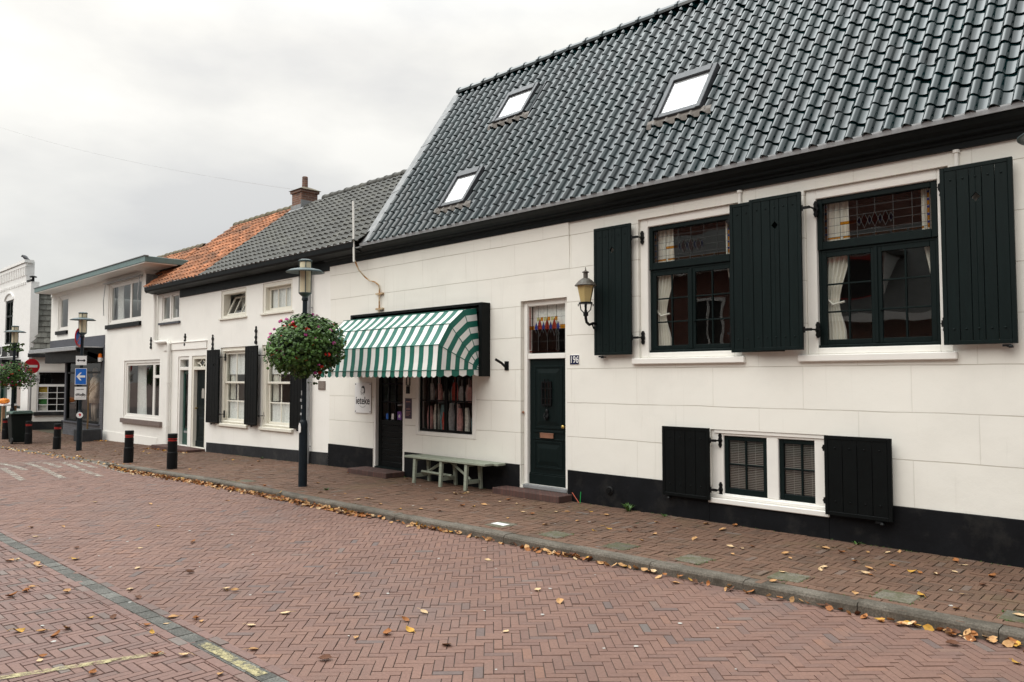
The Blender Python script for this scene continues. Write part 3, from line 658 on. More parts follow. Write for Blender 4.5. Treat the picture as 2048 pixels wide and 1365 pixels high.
shutter(HA,-7.06,-6.40,2.185,4.05,D-.105,5,3.70,'r',-6.29,catch=-6.93,hz=(2.42,3.84))
shutter(HA,-4.865,-4.17,2.175,4.06,D-.085,5,3.70,'l',-4.92,hz=(2.42,3.86))
shutter(HA,-4.555,-3.90,2.185,4.06,D-.165,5,3.70,'r',-3.80,hz=(2.42,3.86))
shutter(HA,-2.42,-1.765,2.195,4.05,D-.12,5,3.70,'l',-2.44,catch=-1.85,hz=(2.42,3.86))
# small low window
fr=MB(); fr.frame(LW[0]+.002,LW[1]-.002,LW[2]+.002,LW[3]-.002,.17,D+.03,D+.14,wb=.09,wt=.075); fr.box(-4.47,-4.32,D+.03,D+.14,LW[2]+.092,LW[3]-.077)
fr.box(LW[0]+.05,LW[1]-.01,D+.012,D+.028,LW[3]-.05,LW[3]-.002)
wl=fr.build('window',trim,HA,bevel=.007)
sl=MB(); sl.box(LW[0]-.015,LW[1]+.02,D-.05,D+.03,LW[2]-.03,LW[2]+.035); sl.box(LW[0]+.01,LW[1],D+.0,D+.029,LW[2]+.036,LW[2]+.08); sl.build('sill',trim,wl,bevel=.008)
for a,b in ((-5.057,-4.473),(-4.317,-3.873+.11)):
    sash(wl,a,b,.374,1.112,2,2,D+.055,dgreen,.055,.022,fb=.075)
    sb=MB()
    for k in range(30):
        z=.44+k*.0215; sb.box(a+.06,b-.06,D+.095,D+.113,z,z+.0045)
    for q in (.3,.7): sb.box(a+(b-a)*q-.002,a+(b-a)*q+.002,D+.092,D+.094,.43,1.09)
    sb.xf(Matrix.Identity(4)); sb.build('venetian_blind',slat,wl)
shutter(HA,-5.905,-5.195,.285,1.205,D-.10,4,None,'r',-5.10,hz=(.42,1.05),m=dblack,catch=-5.83)
shutter(HA,-3.695,-2.965,.295,1.195,D-.12,4,None,'l',-3.72,hz=(.45,1.05),m=dblack,catch=-3.10)
# front door 196
fr=MB(); fr.frame(DO[0]+.002,DO[1]-.002,DO[2]+.002,DO[3]-.002,.10,D+.07,D+.17,wb=.03,wt=.085); fr.box(DO[0]+.102,DO[1]-.102,D+.065,D+.17,2.16,2.245)
fr.box(DO[0]+.05,DO[0]+.102,D+.05,D+.07,DO[2]+.03,DO[3]-.05)
fo=fr.build('door_frame',trim,HA,bevel=.006)
g=MB(); g.face([(-8.56,D+.11,2.245),(-7.77,D+.11,2.245),(-7.77,D+.11,3.015),(-8.56,D+.11,3.015)]); g.build('pane',pane2,fo,fix=False)
mb=MB(); mb.box(-8.56,-7.77,D+.19,D+.195,2.64,3.02); mb.build('pale_panel',lace,fo)  # pale panel behind the upper part of the fanlight
leading(fo,-8.555,-7.775,2.25,3.01,D+.10,4,4,2.66,border=False)
th=MB(); th.box(DO[0]+.06,DO[1],D-.02,D+.16,.105,.16); th.build('threshold',mat('bluestone',(.22,.225,.23),.7),fo,bevel=.006)
dx0,dx1,dz0,dz1=-8.555,-7.775,.165,2.157; y=D+.11
db=MB(); db.box(dx0,dx1,y,y+.045,dz0,dz1)
def panel(mb,a,b,c,d,y):
    mb.frame(a,b,c,d,.03,y-.012,y+.002); mb.frame(a+.03,b-.03,c+.03,d-.03,.022,y-.005,y+.002)
    n=mb.vs([(a+.05,y-.002,c+.05),(b-.05,y-.002,c+.05),(b-.05,y-.002,d-.05),(a+.05,y-.002,d-.05),(a+.12,y-.016,c+.12),(b-.12,y-.016,c+.12),(b-.12,y-.016,d-.12),(a+.12,y-.016,d-.12)])
    for q in ((0,1,5,4),(1,2,6,5),(2,3,7,6),(3,0,4,7),(4,5,6,7)): mb.f.append(tuple(n+i for i in q)); mb.m.append(0)
panel(db,dx0+.10,dx1-.08,1.05,2.05,y); panel(db,dx0+.10,dx1-.08,.42,.86,y)
db.box(dx0+.08,dx1-.06,y-.014,y,.99,1.025); db.box(dx0+.08,dx1-.06,y-.014,y,.875,.895); db.box(dx0-.002,dx1,y-.02,y,.165,.32); db.box(dx0-.002,dx1,y-.012,y,.32,.345)
do=db.build('door',dgreen,HA,bevel=.004)
gb=MB(); xm=-8.165; gb.frame(xm-.10,xm+.10,1.42,1.80,.02,y-.045,y-.005)
for q in (-.035,.035): gb.box(xm+q-.006,xm+q+.006,y-.05,y-.035,1.40,1.84)
gb.box(xm-.13,xm+.13,y-.05,y-.035,1.52,1.535); gb.box(xm-.13,xm+.13,y-.05,y-.035,1.68,1.695); gb.build('grille',iron,do)
g=MB(); g.face([(xm-.08,y-.018,1.44),(xm+.08,y-.018,1.44),(xm+.08,y-.018,1.78),(xm-.08,y-.018,1.78)]); g.build('pane',pane,do,fix=False)
k=MB(); k.lathe([(.012,0),(.03,.01),(.034,.05),(.016,.075),(.028,.10),(.03,.14),(.012,.17)],(xm,y-.03,1.20),10,sy=.6); k.tube([(xm-.035,y-.04,1.30),(xm-.045,y-.05,1.24),(xm,y-.055,1.19),(xm+.045,y-.05,1.24),(xm+.035,y-.04,1.30)],.009,6); k.build('knocker',iron,do,smooth=True)
k=MB(); k.frame(xm-.15,xm+.13,.905,.985,.012,y-.03,y-.012); k.box(xm-.138,xm+.118,y-.024,y-.012,.917,.973); k.build('letter_plate',brass,do,bevel=.003)
k=MB(); k.lathe([(.012,0),(.012,.03),(.028,.04),(.03,.055),(.018,.068)],(0,0,0),12); k.xf(T((dx1-.04,y,1.10))@Matrix.Rotation(pi/2,4,'X')); k.build('knob',brassd,do,smooth=True)
k=MB(); k.lathe([(.022,0),(.022,.01),(.012,.014),(.010,.03)],(0,0,0),10); k.xf(T((-8.645,D+.05,1.30))@Matrix.Rotation(pi/2,4,'X')); k.build('door_bell',brass,fo)
# shop door
fr=MB(); fr.frame(SD[0]+.002,SD[1]-.002,SD[2],SD[3]-.002,.06,D+.0,D+.15,wb=.012,wt=.06); fo=fr.build('door_frame',trim,HA,bevel=.006)
dx0,dx1,dz0,dz1=SD[0]+.064,SD[1]-.064,.125,2.555; y=D+.07
db=MB(); db.frame(dx0,dx1,dz0,dz1,.10,y,y+.04,wb=.10)
for k in range(6): db.box(dx0+.10,dx1-.10,y+.006,y+.03,.23+k*.118,.23+k*.118+.112)
db.box(dx0+.10,dx1-.10,y,y+.04,.935,1.03)
for c in (1,2): xx=dx0+.10+(dx1-dx0-.2)*c/3; db.box(xx-.014,xx+.014,y+.004,y+.036,1.03,2.45)
for r in (1,2,3): zz=1.03+1.42*r/4; db.box(dx0+.10,dx1-.10,y+.006,y+.034,zz-.014,zz+.014)
do=db.build('door',dblack,HA,bevel=.004)
g=MB(); g.face([(dx0+.1,y+.03,1.03),(dx1-.1,y+.03,1.03),(dx1-.1,y+.03,2.45),(dx0+.1,y+.03,2.45)]); g.build('pane',darkpane,do,fix=False)
for (q,mm,w) in ((.23,signblue,.07),(.5,signwhite,.07),(.82,mat('purple_sticker',(.16,.05,.32),.4),.13)):
    s=MB(); xx=dx0+.1+(dx1-dx0-.2)*q; s.box(xx-w/2,xx+w/2,y+.022,y+.025,1.05,1.05+(.11 if w<.1 else .16))
    if w>.1: s.lathe([(.032,0),(.032,.002)],(0,0,0),12,1); s.xf(T((xx,y+.022,1.12))@Matrix.Rotation(pi/2,4,'X'),8)
    s.build('sticker',[mm,signwhite],do)
k=MB(); k.tube([(dx1-.05,y,1.34),(dx1-.05,y-.05,1.34),(dx1-.17,y-.05,1.335)],.010,8); k.build('handle',signgrey,do)
th=MB(); th.box(dx0,dx1,D-.02,D+.14,.095,.125); th.build('threshold',dgreen,fo)
# shop window
fr=MB(); fr.frame(SWn[0]+.002,SWn[1]-.002,SWn[2]+.002,SWn[3]-.002,.09,D-.012,D+.12,wb=.075); w=fr.build('window',trim,HA,bevel=.006)
xm=(SWn[0]+SWn[1])/2
for a,b in ((SWn[0]+.094,xm-.002),(xm+.002,SWn[1]-.094)): sash(w,a,b,.882,2.52,3,3,D+.02,dblack,.045,.026,g=darkpane)
SHOP=[]
# grey downpipe end stubs beneath the cornice
for xx in (-4.75,-2.28):
    mb=MB(); mb.tube([(xx,D-.025,4.24),(xx,D-.025,4.03)],.022,8); mb.lathe([(.034,0),(.034,.03)],(xx,D-.025,4.21),10); mb.build('vent_pipe',wallB,HA)
mb=MB(); mb.lathe([(.06,0),(.065,.012),(.05,.02),(.05,.0201)],(0,0,0),14); mb.lathe([(.028,.02),(.028,.035)],(0,0,0),8); mb.xf(T((-6.85,D-.02,.23))@Matrix.Rotation(pi/2,4,'X')); mb.build('wall_vent',iron,HA)
# rust run on the wall edge near the door
# ------------------------------------------------------------------ goods in the ieteke shop window
rr=random.Random(5); shelf_n=0
for i in range(20):
    x=-11.17+(i%10)*.14; z=.89 if i<10 else 1.42; h=rr.uniform(.34,.52) if i<10 else rr.uniform(.26,.36); w=rr.uniform(.11,.15); mm=goods[i%6]
    mb=MB(); mb.prism([(x-w*.35,z),(x+w*.35,z),(x+w*.5,z+h*.55),(x+w*.2,z+h),(x-w*.2,z+h),(x-w*.5,z+h*.55)],'y',D+.15+.04*(i%3),D+.20+.04*(i%3))
    mb.tube([(x,D+.175+.04*(i%3),z-.03 if i<10 else z+h),(x,D+.175+.04*(i%3),z if i<10 else z+h+.12)],.008,6)
    o=mb.build('child_garment',mm,bevel=.015); SHOP.append(o)
    tag(o,'small children\'s garments displayed behind the paned shop window under the striped awning','garment','clothes in the shop window')
mb=MB(); mb.box(SWn[0]+.1,SWn[1]-.1,D+.13,D+.75,.78,.858); tag(mb.build('display_shelf',cream),'pale display shelf inside the paned shop window under the striped awning','shelf')
# ------------------------------------------------------------------ doorsteps
def step(x0,x1,y0,h,lab,zb=0):
    mb=MB(); mb.box(x0,x1,y0,D-.001,zb-.15,zb+h); return tag(mb.build('doorstep',stepm,bevel=.008),lab,'doorstep','brick doorsteps')
step(-12.95,-11.68,8.50,.095,'low red brick doorstep below the black shop door beside the green bench')
step(-8.98,-7.56,8.62,.10,'red brick doorstep in front of the dark panelled door numbered 196')
step(-22.9,-20.45,8.45,.085,'wide brick doorstep shared by the narrow green door and the black door',gz(-21.5))
# ------------------------------------------------------------------ striped basket awning with its black box
AW=thing('striped_awning','rounded green and white striped awning with scalloped edge in a black box frame','awning',(-11.35,D,1.9))
mb=MB(); mb.box(-13.28,-9.37,D-.20,D-.001,3.08,3.125); mb.box(-9.45,-9.37,D-.20,D-.001,1.88,3.079); mb.box(-13.28,-13.20,D-.20,D-.001,1.88,3.079); mb.box(-13.199,-9.451,D-.03,D-.002,2.66,3.079)
mb.box(-13.199,-9.451,D-.13,D-.031,2.99,3.06)
mb.build('box_frame',dblack,AW,bevel=.005)
ax0,ax1=-13.14,-9.56; PV=(8.82,2.0)
prof=[(8.80,3.035),(8.51,2.99),(8.20,2.74),(7.97,2.39),(7.93,1.975)]
per=.246
mb=MB()
nst=int((ax1-ax0)/(per/2)); sw=(ax1-ax0)/nst
def sag(p,q,t,amt=.012):
    y=p[0]+(q[0]-p[0])*t; z=p[1]+(q[1]-p[1])*t; s=4*t*(1-t)*amt; return (y+s*.7,z-s*.7)
for i in range(nst):
    for j in range(4):
        for k in range(3):
            a=sag(prof[j],prof[j+1],k/3); b=sag(prof[j],prof[j+1],(k+1)/3)
            xa,xb=ax0+i*sw,ax0+(i+1)*sw
            mb.face([(xa,*a),(xb,*a),(xb,*b),(xa,*b)],i%2)
    # valance: one scallop per stripe
    xa,xb=ax0+i*sw,ax0+(i+1)*sw; y0,z0=prof[4]; bot=[]
    for k in range(7): t=k/6; bot.append((xa+(xb-xa)*t,y0-.004+.004*math.sin(i*1.7),z0-.085-.028*math.sin(pi*t)))
    mb.face([(xb,y0,z0),(xa,y0,z0)]+bot,i%2)
# side gores: stripes follow circles round the pivot
for sx,ex in ((1,ax1),(-1,ax0)):
    for j in range(4):
        p,q=prof[j],prof[j+1]; dp=math.dist(p,PV); dq=math.dist(q,PV)
        nb=10
        for i in range(nb):
            t0,t1=1-i/nb,1-(i+1)/nb
            f=lambda r,t:(ex+sx*(.10*(1-t)),PV[0]+(r[0]-PV[0])*t,PV[1]+(r[1]-PV[1])*t)
            mb.face([f(p,t0),f(q,t0),f(q,t1),f(p,t1)],(nst+i)%2 if sx>0 else (i+1)%2)
    n=6; p=prof[4]
    for i in range(n):
        t0,t1=1-i/n,1-(i+1)/n; f=lambda t,dz:(ex+sx*(.10*(1-t)),PV[0]+(p[0]-PV[0])*t,PV[1]+(p[1]-PV[1])*t-dz)
        m_=(t0+t1)/2; mb.face([f(t0,0),f(t1,0),f(t1,.085),f(m_,.113),f(t0,.085)],(nst+i)%2 if sx>0 else (i+1)%2)
can=mb.build('canopy',[aww,awg],AW,fix=False)
mb=MB()
for j in range(1,5):
    y0,z0=prof[j]; mb.tube([(ax1+.10,PV[0],PV[1]),(ax1+.006,y0-.004,z0+.004),(ax0-.006,y0-.004,z0+.004),(ax0-.10,PV[0],PV[1])],.0075,6)
mb.build('piping',awg,AW)
# flag holder right of the awning
mb=MB(); mb.box(-9.02,-8.93,D-.012,D,1.98,2.13); mb.tube([(-8.975,D-.01,2.02),(-9.0,D-.10,2.10),(-9.04,D-.2,2.16)],.022,8); tag(mb.build('flag_holder',iron),'small black iron flag holder on the white wall right of the striped awning','flag holder')
# ------------------------------------------------------------------ wall lantern
WL=thing('wall_lantern','antique wall lantern with yellowed glass on scrolled bracket beside the left shutter','lantern',(-7.02,8.62,2.9))
c=(-7.03,8.62,0)
mb=MB(); mb.lathe([(.018,2.70),(.022,2.745),(.036,2.75),(.038,2.80),(.022,2.81),(.02,2.83),(.03,2.832)],c,12); mb.tube([(-7.03,8.62,2.72),(-7.03,8.64,2.66),(-7.03,8.70,2.625),(-7.03,8.78,2.65),(-7.03,8.86,2.65),(-7.03,D,2.645)],.02,8)
mb.tube([(-7.03,8.76,2.66),(-7.03,8.80,2.58),(-7.03,8.86,2.55),(-7.03,8.88,2.60),(-7.03,8.84,2.62)],.012,6); mb.tube([(-7.03,8.92,2.56),(-7.03,8.86,2.52),(-7.03,8.90,2.46),(-7.03,D,2.42)],.016,6); mb.tube([(-7.03,8.90,2.66),(-7.03,8.86,2.72),(-7.03,8.91,2.77)],.014,6)
mb.box(-7.06,-7.0,D-.016,D,2.40,2.80); mb.build('bracket',iron,WL)
mb=MB()
for k in range(4):
    a=pi/4+k*pi/2; u=Vector((math.cos(a),math.sin(a),0)); b=Vector(c)
    mb.tube([b+u*.03+Vector((0,0,2.80)),b+u*.07+Vector((0,0,2.84)),b+u*.085+Vector((0,0,2.93)),b+u*.11+Vector((0,0,2.915)),b+u*.105+Vector((0,0,2.89))],.009,6)
mb.lathe([(.095,2.925),(.10,2.93),(.10,2.945),(.09,2.95)],c,16); mb.build('gallery',iron,WL)
mb=MB(); mb.lathe([(.078,2.95),(.130,3.185)],c,6); mb.build('lantern_glass',ambersh,WL)
mb=MB(); mb.lathe([(.158,3.185),(.160,3.195),(.10,3.26),(.052,3.295),(.034,3.30),(.033,3.375),(.05,3.38),(.05,3.39),(.012,3.41),(.008,3.425),(.004,3.46)],c,16); mb.build('hood',bronze,WL)
# number plate 196
NP=thing('house_number','enamel house number plate reading 196 in white on navy by the door','number plate',(-7.515,D,2.13))
mb=MB(); mb.box(-7.61,-7.425,D-.008,D,2.055,2.205); mb.build('plate',signwhite,NP,bevel=.003)
mb=MB(); mb.box(-7.604,-7.431,D-.0105,D-.0082,2.061,2.199); mb.build('enamel',navy,NP)
textmesh('196',.145,'numerals',signwhite,T((-7.5175,D-.012,2.128)),NP,.001,.0012,sx=.80)
# ieteke sign
SG=thing('shop_sign','white rectangular shop sign reading ieteke with a drawn woman\'s head left of the door','sign',(-13.07,D,1.45))
mb=MB(); mb.box(-13.36,-12.79,D-.022,D-.012,1.15,1.76); mb.build('sign_board',signwhite,SG,bevel=.002)
for xx in (-13.33,-12.82):
    for zz in (1.18,1.73): mb=MB(); mb.lathe([(.014,0),(.010,.006)],(0,0,0),8); mb.xf(T((xx,D-.022,zz))@Matrix.Rotation(pi/2,4,'X'),len(mb.v)-16); mb.box(xx-.006,xx+.006,D-.0245,D,zz-.006,zz+.006); mb.build('fixing_screw',iron,SG)
textmesh('ieteke',.215,'lettering',blackink,T((-13.075,D-.0235,1.395)),SG,.001,.0028,sx=.92)
mb=MB()
def blob(pts,mi=0): mb.face([(p[0]-13.075,D-.0242,p[1]+1.60) for p in pts],mi)
# hair, face line and neck of the drawn head
blob([(-.055,.045),(-.03,.085),(.015,.10),(.055,.085),(.075,.045),(.08,-.01),(.07,-.05),(.045,-.06),(.03,-.03),(.045,.0),(.035,.04),(.0,.055),(-.04,.05)])
for a,b in (((-.05,.04),(-.058,.0)),((-.058,.0),(-.04,-.045)),((-.04,-.045),(-.01,-.06)),((-.01,-.06),(.03,-.03)),((-.03,-.06),(-.02,-.09)),((.03,-.05),(.035,-.09)),((-.035,.01),(-.02,.012)),((.0,.012),(.015,.01)),((-.022,-.03),(.0,-.03)),((-.075,-.01),(-.06,-.05)),((-.06,-.05),(-.055,-.085))):
    dx,dz=b[0]-a[0],b[1]-a[1]; l=math.hypot(dx,dz); nx,nz=-dz/l*.004,dx/l*.004
    blob([(a[0]-nx,a[1]-nz),(b[0]-nx,b[1]-nz),(b[0]+nx,b[1]+nz),(a[0]+nx,a[1]+nz)])
mb.build('drawing',blackink,SG,fix=False)
mb=MB()
for k in range(9):
    a=-pi/2+(k-4)*.16; r=.16; cx_,cz_=-13.075+r*math.cos(a)*1.0,1.425+r*math.sin(a)
    n=len(mb.v); mb.face([(cx_-.007,D-.0242,cz_-.008),(cx_+.006,D-.0242,cz_-.008),(cx_+.006,D-.0242,cz_+.008),(cx_-.007,D-.0242,cz_+.008)])
mb.build('small_lettering',mat('grey_ink',(.22,.22,.22),.5),SG,fix=False)
# poster, menu case, plaque
PO=thing('event_poster','dark purple and red event poster on the wall between shop door and window','poster',(-11.61,D,1.1))
mb=MB(); mb.box(-11.70,-11.50,D-.006,D,1.09,1.47); mb.build('sheet',poster,PO)
PP=mat('poster_print',(.48,.22,.18),.5)
mb=MB(); mb.box(-11.66,-11.55,D-.0075,D-.0062,1.265,1.278); mb.build('text_line',PP,PO)
for k,(a,b) in enumerate(((.03,.17),(.03,.15),(.03,.16),(.03,.12))): mb=MB(); mb.box(-11.70+a,-11.70+b,D-.0075,D-.0062,1.22-k*.025,1.226-k*.025); mb.build('text_line',PP,PO)
mb=MB(); mb.box(-11.67,-11.54,D-.0075,D-.0062,1.40,1.415); mb.build('text_line',PP,PO)
mb=MB(); mb.box(-11.645,-11.565,D-.03,D,1.56,1.70); mb.frame(-11.66,-11.55,1.71,2.30,.012,D-.02,D); tag(mb.build('menu_case',iron),'narrow dark display case on the wall above the purple poster','display case')
PQ=thing('wall_plaque','small bronze text plaque on the white wall beside the grey downpipe','plaque',(-14.63,D,1.7))
mb=MB(); mb.box(-14.78,-14.50,D-.018,D,1.60,1.79); mb.build('plate',plaq,PQ,bevel=.004)
PT_=mat('plaque_text',(.34,.30,.27),.5)
for k in range(6): mb=MB(); mb.box(-14.75,-14.56+.02*(k%2),D-.0195,D-.0182,1.755-k*.022,1.761-k*.022); mb.build('text_line',PT_,PQ)
# rusty cable pipe + white mast
mb=MB(); mb.tube([(-12.51,8.91,2.95),(-12.51,8.91,3.62),(-12.53,8.90,3.70),(-12.62,8.88,3.76),(-12.78,8.86,3.80),(-12.88,8.82,3.88),(-12.93,8.70,4.02),(-12.945,8.62,4.20)],.015,8)
for z in (3.22,3.52): mb.box(-12.62,-12.40,D-.055,D,z-.018,z+.018)
MS=thing('cable_mast','thin white mast with rusty curved cable pipe bracketed to the wall above the awning','mast',(-12.51,D,3))
mb.build('conduit',rust,MS)
mb=MB(); mb.tube([(-12.945,8.60,4.17),(-12.985,8.60,5.40)],.022,8); mb.build('pole',trim,MS)
# ------------------------------------------------------------------ bench
BE=thing('wooden_bench','weathered sage green trestle bench against the wall below the paned shop window','bench',(-10.1,8.68,0))
mb=MB(); mb.box(-11.12,-9.02,8.49,8.685,.435,.475); 
mb.build('seat',benchm,BE,bevel=.006)
mb=MB(); mb.box(-11.05,-8.93,8.692,8.88,.432,.472); mb.build('seat',benchm,BE,bevel=.006)
for xx in (-10.86,-10.14,-9.50):
    for yy,s in ((8.54,-1),(8.83,1)):
        mb=MB(); n=mb.vs([(xx-.034,yy-.028,.434),(xx+.034,yy-.028,.434),(xx+.034,yy+.028,.434),(xx-.034,yy+.028,.434),(xx-.03,yy+s*.03-.022,0),(xx+.03,yy+s*.03-.022,0),(xx+.03,yy+s*.03+.022,0),(xx-.03,yy+s*.03+.022,0)])
        for q in ((0,1,5,4),(1,2,6,5),(2,3,7,6),(3,0,4,7),(0,3,2,1),(4,5,6,7)): mb.f.append(tuple(n+i for i in q)); mb.m.append(0)
        mb.build('leg',benchm,BE,bevel=.005)
    mb=MB(); mb.box(xx-.026,xx+.014,8.568,8.81,.10,.165); mb.build('stretcher',benchm,BE,bevel=.004)
    mb=MB(); mb.box(xx-.03,xx+.03,8.56,8.815,.395,.434); mb.build('bearer',benchm,BE,bevel=.004)
def brace(a,b,w=.026):
    mb=MB(); mb.tube([a,b],w,4); mb.build('brace',benchm,BE)
brace((-10.04,8.66,.42),(-9.52,8.64,.17)); brace((-10.25,8.70,.42),(-10.80,8.70,.15)); brace((-10.83,8.66,.195),(-10.02,8.66,.185))
# green and orange sticks by the wall, weeds
mb=MB(); mb.tube([(-7.35,8.86,0),(-7.345,8.87,.17)],.006,5); tag(mb.build('marker_stick',mat('bright_green',(.01,.30,.06),.5)),'short bright green stick standing upright at the foot of the black plinth','stick')
mb=MB(); mb.tube([(-7.36,8.85,.004),(-7.52,8.88,.14)],.006,5); tag(mb.build('marker_stick',mat('orange_wire',(.45,.10,.05),.5)),'short reddish stick leaning at the foot of the black plinth','stick')
def tuft(x,y,h,n,lab):
    mb=MB(); z=gz(x)
    for k in range(n):
        a=R.uniform(0,2*pi); l=h*R.uniform(.6,1.2); w=.008; d=Vector((math.cos(a),math.sin(a),0)); s=Vector((-d.y,d.x,0))*w; b=Vector((x,y,z))+d*.02
        m_=b+d*l*.4+Vector((0,0,l*.6)); e=b+d*l*.8+Vector((0,0,l*.75))
        mb.face([b-s,b+s,m_+s*.8,m_-s*.8]); mb.face([m_-s*.8,m_+s*.8,e])
    return tag(mb.build('weed',leafm,fix=False),lab,'weed')
tuft(-6.45,8.83,.12,34,'green weed growing at the plinth right of the two coloured sticks')
tuft(-3.35,8.83,.05,16,'tiny weed at the black plinth below the low shuttered window')
tuft(-5.85,8.82,.045,14,'small flat weed at the plinth left of the low window')
tuft(-11.2,6.95,.05,16,'small weed in the paving right of the lamp post foot')
tuft(-17.1,8.85,.05,16,'small weed at the grey plinth under the white sash windows')
# moss tufts in the joints round the concrete tiles: ground cover
mb=MB(); rr=random.Random(31)
def moss(x,y,h):
    z=gz(x)
    for k in range(5):
        a=rr.uniform(0,2*pi); d=Vector((math.cos(a),math.sin(a),0)); s=Vector((-d.y,d.x,0))*.004; b=Vector((x+rr.gauss(0,.008),y+rr.gauss(0,.008),z-.003)); e=b+d*h*.6+Vector((0,0,h))
        mb.face([b-s,b+s,e])
for (tx,ty) in ((-4.27,6.95),(-3.27,6.97),(-2.33,6.99),(-1.42,7.06),(-5.17,6.92),(-6.1,6.9)):
    for k in range(46):
        e=rr.choice(((rr.uniform(-.16,.16),.16),(rr.uniform(-.16,.16),-.16),(.16,rr.uniform(-.16,.16)),(-.16,rr.uniform(-.16,.16))))
        if rr.random()<.62: moss(tx+e[0],ty+e[1],rr.uniform(.006,.018))
for k in range(260): xx=-rr.uniform(1,19); moss(xx,rr.choice((8.915,8.905,yk(xx)+.16)),rr.uniform(.005,.02))
tag(mb.build('moss',leafm,fix=False),'green moss and grass sprouting in the pavement joints along kerb and wall','moss',kind='stuff')
# ------------------------------------------------------------------ grey-roofed middle house
HB=thing('white_cottage','low white cottage with dark grey tiled roof, black fascia and sash windows','house',(-17.3,D,0))
BX0,BX1=-20.36,XL-.001
BW=[(-19.63,-18.06,.66,2.65),(-17.37,-15.87,.66,2.65)]; BU=[(-19.64,-18.22,3.42,4.14),(-17.37,-15.96,3.42,4.14)]
mb=MB(); mb.wall(BX0,BX1,-.6,4.5,D,BW+BU,.22); YB2=14.3
mb.face([(BX0,YB2,-.6),(BX1,YB2,-.6),(BX1,YB2,4.5),(BX0,YB2,4.5)]); mb.face([(BX0,D,-.6),(BX0,YB2,-.6),(BX0,YB2,4.5),(BX0,D,4.5)])
mb.face([(BX1-.002,D,-.6),(BX1-.002,YB2,-.6),(BX1-.002,YB2,4.5),(BX1-.002,D,4.5)]); mb.build('wall',wallB,HB,fix=False)
mb=MB()
n=mb.vs([(BX0,D-.02,-.6),(XL-.013,D-.02,-.6),(XL-.013,D-.02,gz(XL)+.27),(BX0,D-.02,gz(BX0)+.25),(BX0,D+.01,gz(BX0)+.25),(XL-.013,D+.01,gz(XL)+.27)])
for q in ((0,1,2,3),(3,2,5,4)): mb.f.append(tuple(n+i for i in q)); mb.m.append(0)
mb.build('plinth',plinthB,HB,fix=False)
mb=MB(); mb.box(BX0,BX1,D-.025,D+.01,4.17,4.40); mb.build('fascia',cornm,HB)
EB=(8.62,4.57); RB=(11.45,6.86)
GP=[(8.95,4.38),(8.80,4.385),(8.70,4.41),(8.60,4.43),(8.575,4.47),(8.565,4.575),(8.59,4.575),(8.61,4.50),(8.95,4.50)]
mb=MB(); mb.prism(GP,'x',-20.20,-12.95); mb.build('gutter',cornm,HB)
mb=MB(); mb.tube([(-20.2,8.562,4.578),(-12.95,8.562,4.578)],.010,6); mb.build('gutter_edge',zinc,HB)
def roofplane(mb,x0,x1,E,Rr,d=.05,back=True):
    mb.face([(x0,E[0]+.05,E[1]-d),(x1,E[0]+.05,E[1]-d),(x1,Rr[0],Rr[1]-d),(x0,Rr[0],Rr[1]-d)])
    if back: mb.face([(x0,Rr[0],Rr[1]-.02),(x1,Rr[0],Rr[1]-.02),(x1,2*Rr[0]-E[0],E[1]),(x0,2*Rr[0]-E[0],E[1])])
mb=MB(); tiles(mb,-20.15,-12.7,EB,RB,.225,.262,.042,.02,seed=41,roll=.9,jit=.003); roofplane(mb,-20.15,-12.7,EB,RB); roof_build(mb,'roof',greytile,HB)
ridge_tiles(-18.7,-12.7,11.47,6.87,.12,.36,greytile,HB,3)
# chimney
mb=MB(); mb.box(-19.98,-19.46,11.15,11.67,5.9,7.16); mb.box(-20.02,-19.42,11.11,11.71,7.16,7.24)
ch=mb.build('chimney',chimbrick,HB)
mb=MB(); n=mb.vs([(-20.06,11.07,7.24),(-19.38,11.07,7.24),(-19.38,11.75,7.24),(-20.06,11.75,7.24),(-19.84,11.29,7.35),(-19.6,11.29,7.35),(-19.6,11.53,7.35),(-19.84,11.53,7.35)])
for q in ((0,1,5,4),(1,2,6,5),(2,3,7,6),(3,0,4,7),(4,5,6,7),(3,2,1,0)): mb.f.append(tuple(n+i for i in q)); mb.m.append(0)
mb.build('cap',ridgem,ch)
mb=MB(); mb.lathe([(.085,7.33),(.08,7.66),(.07,7.675)],(-19.72,11.41,0),12); mb.build('flue_pot',chimbrick,ch)
mb=MB(); n=mb.vs([(-20.1,10.98,6.52),(-19.3,10.98,6.52),(-19.3,11.14,6.70),(-20.1,11.14,6.70)]); mb.f.append((n,n+1,n+2,n+3)); mb.m.append(0)
mb.box(-20.0,-19.44,11.125,11.147,6.55,6.80); mb.box(-19.457,-19.435,11.13,11.6,6.55,6.92); mb.build('flashing',lead,ch,fix=False)
